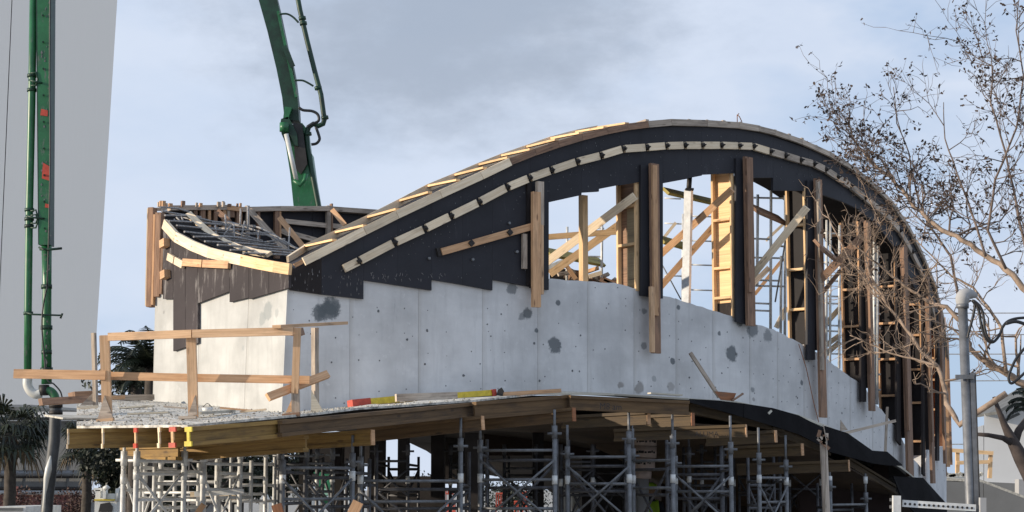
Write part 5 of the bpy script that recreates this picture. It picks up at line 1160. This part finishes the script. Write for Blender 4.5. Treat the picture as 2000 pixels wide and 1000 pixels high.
fanpalm('bushy fan palm at the lower left corner, trunk rising from the red shrubs', gp_(18, 48), at(0, 846, 48).z, 1.4, 74, 3)
fanpalm('fan palm just right of the black hose, in shade', gp_(168, 50), at(0, 866, 50).z, 1.05, 46, 4, trunk=.14)
fanpalm('darker fan palm below the deck corner, merging with the hedge', gp_(215, 52), at(0, 880, 52).z, 1.2, 50, 9)
def featherpalm(lab, base, h, R, n, seed, group='feather palms'):
    random.seed(seed); t = T('palm_tree', lab, 'palm', base, group); top = base+Z*h
    MB().tube([base, top], [.17, .13], 9).build('trunk', 'palm_trunk', t); mb = MB()
    for i in range(n):
        az = random.uniform(0, 2*math.pi); el = random.uniform(.1, 1.35); pts = []
        for k in range(9):
            s_ = k/8; e2 = el-1.5*s_*s_; p = (pts[-1] if pts else top)+V((math.cos(az)*math.cos(e2), math.sin(az)*math.cos(e2), math.sin(e2)))*(R/8 if pts else 0); pts.append(p)
        mb.tube(pts, .018, 3, cap=False)
        for k in range(1, 9):
            for f in (0, .5):
                p = lerp(pts[k-1], pts[k], f); d = (pts[k]-pts[k-1]).normalized(); sd_ = d.cross(Z).normalized()
                for sg in (-1, 1):
                    tip = p+(sd_*sg*.8+d*.7-Z*.45).normalized()*R*.28*random.uniform(.8, 1.1)*(1.15-k/9*.6); w_ = d*.035
                    mb.tri(p-w_, p+w_, tip)
    mb.build('crown', 'palm_leaf', t, fix=False); return t
featherpalm('feather palm behind the deck, its fronds against the left wall edge', gp_(290, 40), at(0, 715, 40).z, 1.35, 34, 2)
featherpalm('smaller dark feather palm between the rails and the left wall', gp_(262, 44), at(0, 750, 44).z, 1.0, 26, 6)
featherpalm('palm partly hidden behind the dark forked trunk at the right edge', gp_(2030, 30), at(0, 800, 30).z, .6, 16, 8)
def bush(name, lab, cat, c, rx, ry, rz, n, mat, s=.12, seed=1, group=None):
    random.seed(seed); mb = MB()
    lobes = [(V((random.uniform(-.6, .6)*rx, random.uniform(-.6, .6)*ry, random.uniform(-.3, .6)*rz)), random.uniform(.35, .6)) for _ in range(9)]
    for _ in range(n):
        o, k = random.choice(lobes); d = V((random.gauss(0, 1), random.gauss(0, 1), random.gauss(0, 1))).normalized()*random.uniform(.6, 1.05)
        p = c+o+V((d.x*rx*k, d.y*ry*k, d.z*rz*k))
        if p.z < .02: continue
        a = V((random.gauss(0, 1), random.gauss(0, 1), random.gauss(0, 1))).normalized()*s; b = a.cross(V((random.gauss(0, 1), random.gauss(0, 1), random.gauss(0, 1)))).normalized()*s*.5
        mb.quad(p-a*.5, p+b*.5, p+a*.5, p-b*.5)
    t = T(name, lab, cat, V((c.x, c.y, 0)), group)
    mb.build('foliage', mat, t, fix=False)
    MB().tube([V((c.x, c.y, 0)), V((c.x, c.y, c.z))], [.09, .05], 6).build('stem', 'bark_dark', t); return t
GT = 'dark leafy trees under the deck'
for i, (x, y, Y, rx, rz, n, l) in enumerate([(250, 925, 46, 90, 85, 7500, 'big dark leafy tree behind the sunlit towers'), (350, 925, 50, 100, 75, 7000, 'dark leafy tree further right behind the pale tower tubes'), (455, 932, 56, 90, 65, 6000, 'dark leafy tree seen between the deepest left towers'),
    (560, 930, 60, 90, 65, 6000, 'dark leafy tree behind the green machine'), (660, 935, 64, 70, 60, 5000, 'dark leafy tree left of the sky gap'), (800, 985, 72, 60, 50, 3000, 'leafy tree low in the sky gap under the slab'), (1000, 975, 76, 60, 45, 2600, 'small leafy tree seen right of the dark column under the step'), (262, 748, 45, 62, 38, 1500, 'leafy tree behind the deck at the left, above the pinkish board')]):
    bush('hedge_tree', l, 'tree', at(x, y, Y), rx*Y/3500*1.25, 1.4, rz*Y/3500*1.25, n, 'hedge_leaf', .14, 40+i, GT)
GB = 'reddish shrubs before the red base wall'
for i, (x, Y, r_, l) in enumerate(((20, 52, .8, 'reddish shrub at the foot of the bushy fan palm'), (60, 54, .9, 'reddish shrub left of the black hose'), (110, 53, .8, 'reddish shrub right of the black hose'), (140, 55, .7, 'reddish shrub before the shaded palm trunk'), (175, 54, .7, 'rightmost reddish shrub, beside the white machine'))):
    bush('shrub', l, 'shrub', V((at(x, 980, Y).x, Y, .85)), r_, .7, .85, 1100, 'red_leaf', .10, 30+i, GB)
# ------------------------------------------------------------------ things on the ground beyond
wm = T('white_machine', 'cream white pump machine with knobbly fittings at the lower left', 'machine', gp_(205, 40))
z_ = lambda y, Y=40: at(0, y, Y).z
def wbx(x0, x1, y0, y1, Y, dep, name, mat='machine_white', par=None):
    a, b = at(x0, y1, Y), at(x1, y0, Y); MB().prism([V((a.x, Y, a.z)), V((b.x, Y, a.z)), V((b.x, Y, b.z)), V((a.x, Y, b.z))], V((0, dep, 0))).build(name, mat, par or wm)
wbx(182, 228, 973, 1080, 40, .9, 'body'); wbx(184, 226, 975, 978, 39.97, .04, 'trim', 'yellow_paint'); wbx(186, 196, 957, 973, 40, .2, 'valve'); wbx(183, 199, 953, 959, 40, .25, 'valve_cap'); wbx(200, 207, 951, 974, 39.9, .2, 'valve'); wbx(206, 238, 964, 973, 40, .3, 'pipe')
MB().tube([at(203, 955, 39.9), at(209, 951, 39.9), at(212, 955, 39.9)], .05, 8).build('hooked_pipe', 'machine_white', wm)
MB().tube([at(228, 980, 40), at(230, 955, 40), at(234, 951, 40), at(238, 958, 40)], .05, 8).build('hooked_pipe', 'machine_white', wm)
MB().prism([at(192, 1000, 39.95), at(196, 984, 39.95), at(214, 981, 39.95), at(220, 990, 39.95), at(218, 1000, 39.95)], V((0, .04, 0))).build('opening', 'grease', wm)
def simple_box(name, lab, cat, x0, x1, y0, y1, Y, dep, mat, group=None, extra=None):
    t = T(name, lab, cat, gp_((x0+x1)/2, Y), group); wbx(x0, x1, y0, y1, Y, dep, 'body', mat, t)
    if extra: extra(t)
    return t
simple_box('white_box', 'flat-topped white box with a dark band at the bottom left corner', 'box', -10, 50, 989, 1100, 38, 3.0, 'machine_white', None, lambda t: wbx(-10, 44, 992, 997, 37.97, .05, 'window_band', 'roof_grey', t))
simple_box('parapet', 'low grey parapet behind the white machine and towers', 'wall', 160, 420, 981, 1100, 50, .4, 'wall_grey')
def gm(t):
    wbx(612, 650, 955, 973, 47.6, .3, 'hood', 'machine_green', t); MB().tube([at(638, 972, 47.4), at(641, 972, 47.4)], .05, 8).build('lamp', 'machine_white', t); wbx(603, 615, 925, 935, 47.5, .2, 'mirror', 'clamp_iron', t)
simple_box('green_machine', 'dark green machine standing beyond the left towers', 'machine', 612, 655, 922, 985, 48, 2.5, 'machine_green', None, gm)
simple_box('green_sign', 'pale green sign plate beside the green machine', 'sign', 628, 640, 954, 967, 40, .05, 'sign_green')
GWt = 'white containers on the ground beyond the towers'
for i, (x0, x1, y0, Y, l) in enumerate([(650, 682, 982, 55, 'white panel at the bottom, right of the second thick post'), (790, 805, 960, 60, 'white tank under the sky slits, left one'), (812, 822, 968, 61, 'white tank under the sky slits, right one'), (1087, 1096, 952, 31.5, 'left of the white jerry containers right of the tallest front post'), (1100, 1116, 955, 31, 'middle white jerry container, with a tapered top'), (1118, 1130, 958, 32, 'right one of the white jerry containers'), (600, 622, 960, 46, 'white bag standing left of the green machine'), (505, 525, 982, 52, 'pale yellow-white container low behind the left towers'), (430, 470, 985, 58, 'white sheet on the ground behind the left towers'), (1043, 1052, 970, 56, 'small white barrel beside the orange barriers')]):
    def ex(t, x0=x0, x1=x1, y0=y0, Y=Y):
        m_ = MB(); a = at(x0, y0, Y); b = at(x1, y0, Y); w_ = (b.x-a.x); m_.quadbox([a, b, b+V((0, .4, 0)), a+V((0, .4, 0)), V((a.x+w_*.3, Y+.1, a.z+w_*.8)), V((b.x-w_*.25, Y+.1, a.z+w_*.8)), V((b.x-w_*.25, Y+.3, a.z+w_*.8)), V((a.x+w_*.3, Y+.3, a.z+w_*.8))]); m_.build('lid', 'machine_white', t)
    simple_box('white_container', l, 'container', x0, x1, y0, 1060, Y, .5, 'machine_white', GWt, ex)
GBr = 'orange barriers beyond the shoring'
for i, (x0, x1, y0, y1, Y, l) in enumerate([(868, 890, 978, 1000, 56, 'orange barrier left of the dark column under the step'), (968, 986, 962, 992, 58, 'orange barrier just right of the dark column, left of three'), (1004, 1013, 978, 996, 60, 'orange barrier in the middle of the cross brace'), (1020, 1030, 960, 992, 59, 'orange barrier nearest the white barrel'), (870, 886, 955, 966, 62, 'small orange panel above the left barrier')]):
    t = T('barrier', l, 'barrier', gp_((x0+x1)/2, Y), GBr)
    n_ = 4
    for j in range(n_): wbx(lerp(x0, x1, j/n_), lerp(x0, x1, j/n_)+(x1-x0)/n_*.6, y0+3, y1, Y, .05, 'slat', 'barrier_orange', t)
    wbx(x0, x1, y0, y0+3, Y-.03, .08, 'top_rail', 'barrier_orange', t); wbx(x0, x1, y1-3, y1, Y-.03, .08, 'bottom_rail', 'barrier_orange', t)
    for xx in (x0, x1-2): wbx(xx, xx+2, y0, 955+1.7*3500/Y, Y+.05, .05, 'leg', 'barrier_orange', t)
single('loose_timber', 'rust brown timber sticking up at the foot of the first thick post', 'timber', at(540, 985, 18.8), at(552, 1030, 18.8), .10, .1, FN, 'wood_rust')
single('loose_timber', 'warm brown timber corner poking into the bottom edge before the second thick post', 'timber', at(700, 980, 18.8), at(676, 1030, 18.8), .11, .08, FN, 'pine_warm')
single('loose_timber', 'small pale timber at the bottom edge behind the left towers', 'timber', at(398, 985, 20), at(380, 1010, 20), .06, .05, FN, 'pine_warm')
# ------------------------------------------------------------------ worker
random.seed(3)
wk = T('person', 'worker in a lime safety vest and hard hat beyond the paper tube', 'person', V((at(1270, 980, 33).x, 33, 0)))
X0 = at(1270, 980, 33).x; Y0_ = 33.0
def skin(name, verts, edges, rad, mat, parent, sub=2):
    me = bpy.data.meshes.new(name); o = bpy.data.objects.new(name, me); COL.objects.link(o)
    me.from_pydata([V(v) for v in verts], edges, []); me.skin_vertices or me.skin_vertices.new() if hasattr(me.skin_vertices, 'new') else None
    bm = bmesh.new(); bm.from_mesh(me); ly = bm.verts.layers.skin.verify()
    for v, r in zip(bm.verts, rad): v[ly].radius = (r, r) if not isinstance(r, tuple) else r
    bm.verts.ensure_lookup_table(); bm.verts[0][ly].use_root = True; bm.to_mesh(me); bm.free()
    o.modifiers.new('s', 'SKIN'); m_ = o.modifiers.new('d', 'SUBSURF'); m_.levels = sub; m_.render_levels = sub
    bpy.context.view_layer.update(); me2 = bpy.data.meshes.new_from_object(o.evaluated_get(bpy.context.evaluated_depsgraph_get())); bpy.data.objects.remove(o)
    me2.polygons.foreach_set('use_smooth', [True]*len(me2.polygons)); me2.materials.clear(); me2.materials.append(MATS[mat])
    o = bpy.data.objects.new(name, me2); COL.objects.link(o); o.parent = parent; o['_o'] = parent['_o']; return o
bv = [(0, 0, .95), (0, 0, 1.15), (0, 0, 1.38), (0, 0, 1.50), (0, -.01, 1.58), (0, -.01, 1.68), (.09, 0, .92), (.11, -.02, .50), (.11, 0, .08), (.12, -.14, .04), (-.09, 0, .92), (-.11, .03, .50), (-.12, .05, .08), (-.12, -.08, .04), (.19, 0, 1.42), (.24, -.03, 1.15), (.22, -.2, .98), (.20, -.28, .95), (-.19, 0, 1.42), (-.25, 0, 1.15), (-.24, -.1, .92), (-.23, -.14, .85)]
be = [(0, 1), (1, 2), (2, 3), (3, 4), (4, 5), (0, 6), (6, 7), (7, 8), (8, 9), (0, 10), (10, 11), (11, 12), (12, 13), (2, 14), (14, 15), (15, 16), (16, 17), (2, 18), (18, 19), (19, 20), (20, 21)]
br_ = [.15, .13, .15, .06, .08, .09, .10, .07, .05, .045, .10, .07, .05, .045, .07, .05, .04, .035, .07, .05, .04, .035]
skin('body', bv, be, br_, 'cloth_dark', wk)
skin('vest', [(0, 0, .98), (0, 0, 1.2), (0, 0, 1.42), (.15, 0, 1.43), (-.15, 0, 1.43)], [(0, 1), (1, 2), (2, 3), (2, 4)], [.185, .18, .17, .09, .09], 'hivis', wk)
MB().tube([V((X0, Y0_, 1.60)), V((X0, Y0_, 1.66)), V((X0, Y0_-.005, 1.74)), V((X0, Y0_-.005, 1.765))], [.085, .095, .09, .07], 12).build('head', 'skin', wk)
MB().tube([V((X0, Y0_, 1.70)), V((X0, Y0_, 1.705)), V((X0, Y0_, 1.78)), V((X0, Y0_, 1.82))], [.16, .125, .12, .06], 14).build('hard_hat', 'hivis', wk)
MB().tube([V((X0, Y0_, 1.12)), V((X0, Y0_, 1.15))], .205, 14).build('reflective_band', 'galv_pale', wk)
# small site clutter on the deck and at the foot of the towers
random.seed(77)
bk = T('bucket', 'small grey bucket standing on the deck beside the middle rail post', 'bucket', at(405, 806, 20.6))
MB().tube([at(405, 806, 20.6), at(405, 796, 20.6)], [.05, .065], 12).build('pail', 'galv_pale', bk); MB().tube(smooth([at(395, 797, 20.6), at(405, 788, 20.6), at(415, 797, 20.6)]), .004, 5).build('handle', 'clamp_iron', bk)
for i, (x0, y0, x1, y1, Y, w_, m_) in enumerate([(235, 800, 300, 796, 22.5, .12, 'ply_white'), (320, 797, 365, 801, 21.8, .06, 'wood_grey'), (430, 800, 500, 806, 20.8, .05, 'pine_warm'), (250, 812, 330, 809, 20.2, .09, 'ply_white'), (470, 808, 520, 803, 20.2, .05, 'pine')]):
    single('offcut_board', ['wide pale offcut lying behind the first rail post', 'thin grey lath before the left wall', 'orange lath along the foot of the left wall', 'flat pale plank between the first two rail posts', 'short pine lath near the bright wall corner'][i], 'board', at(x0, y0, Y)+Z*.02, at(x1, y1, Y)+Z*.02, w_, .02, Z, m_, GL)
for o in list(ALL):
    try:
        if '_o' in o: del o['_o']
    except ReferenceError: pass
for o in bpy.data.objects:
    if '_o' in o: del o['_o']
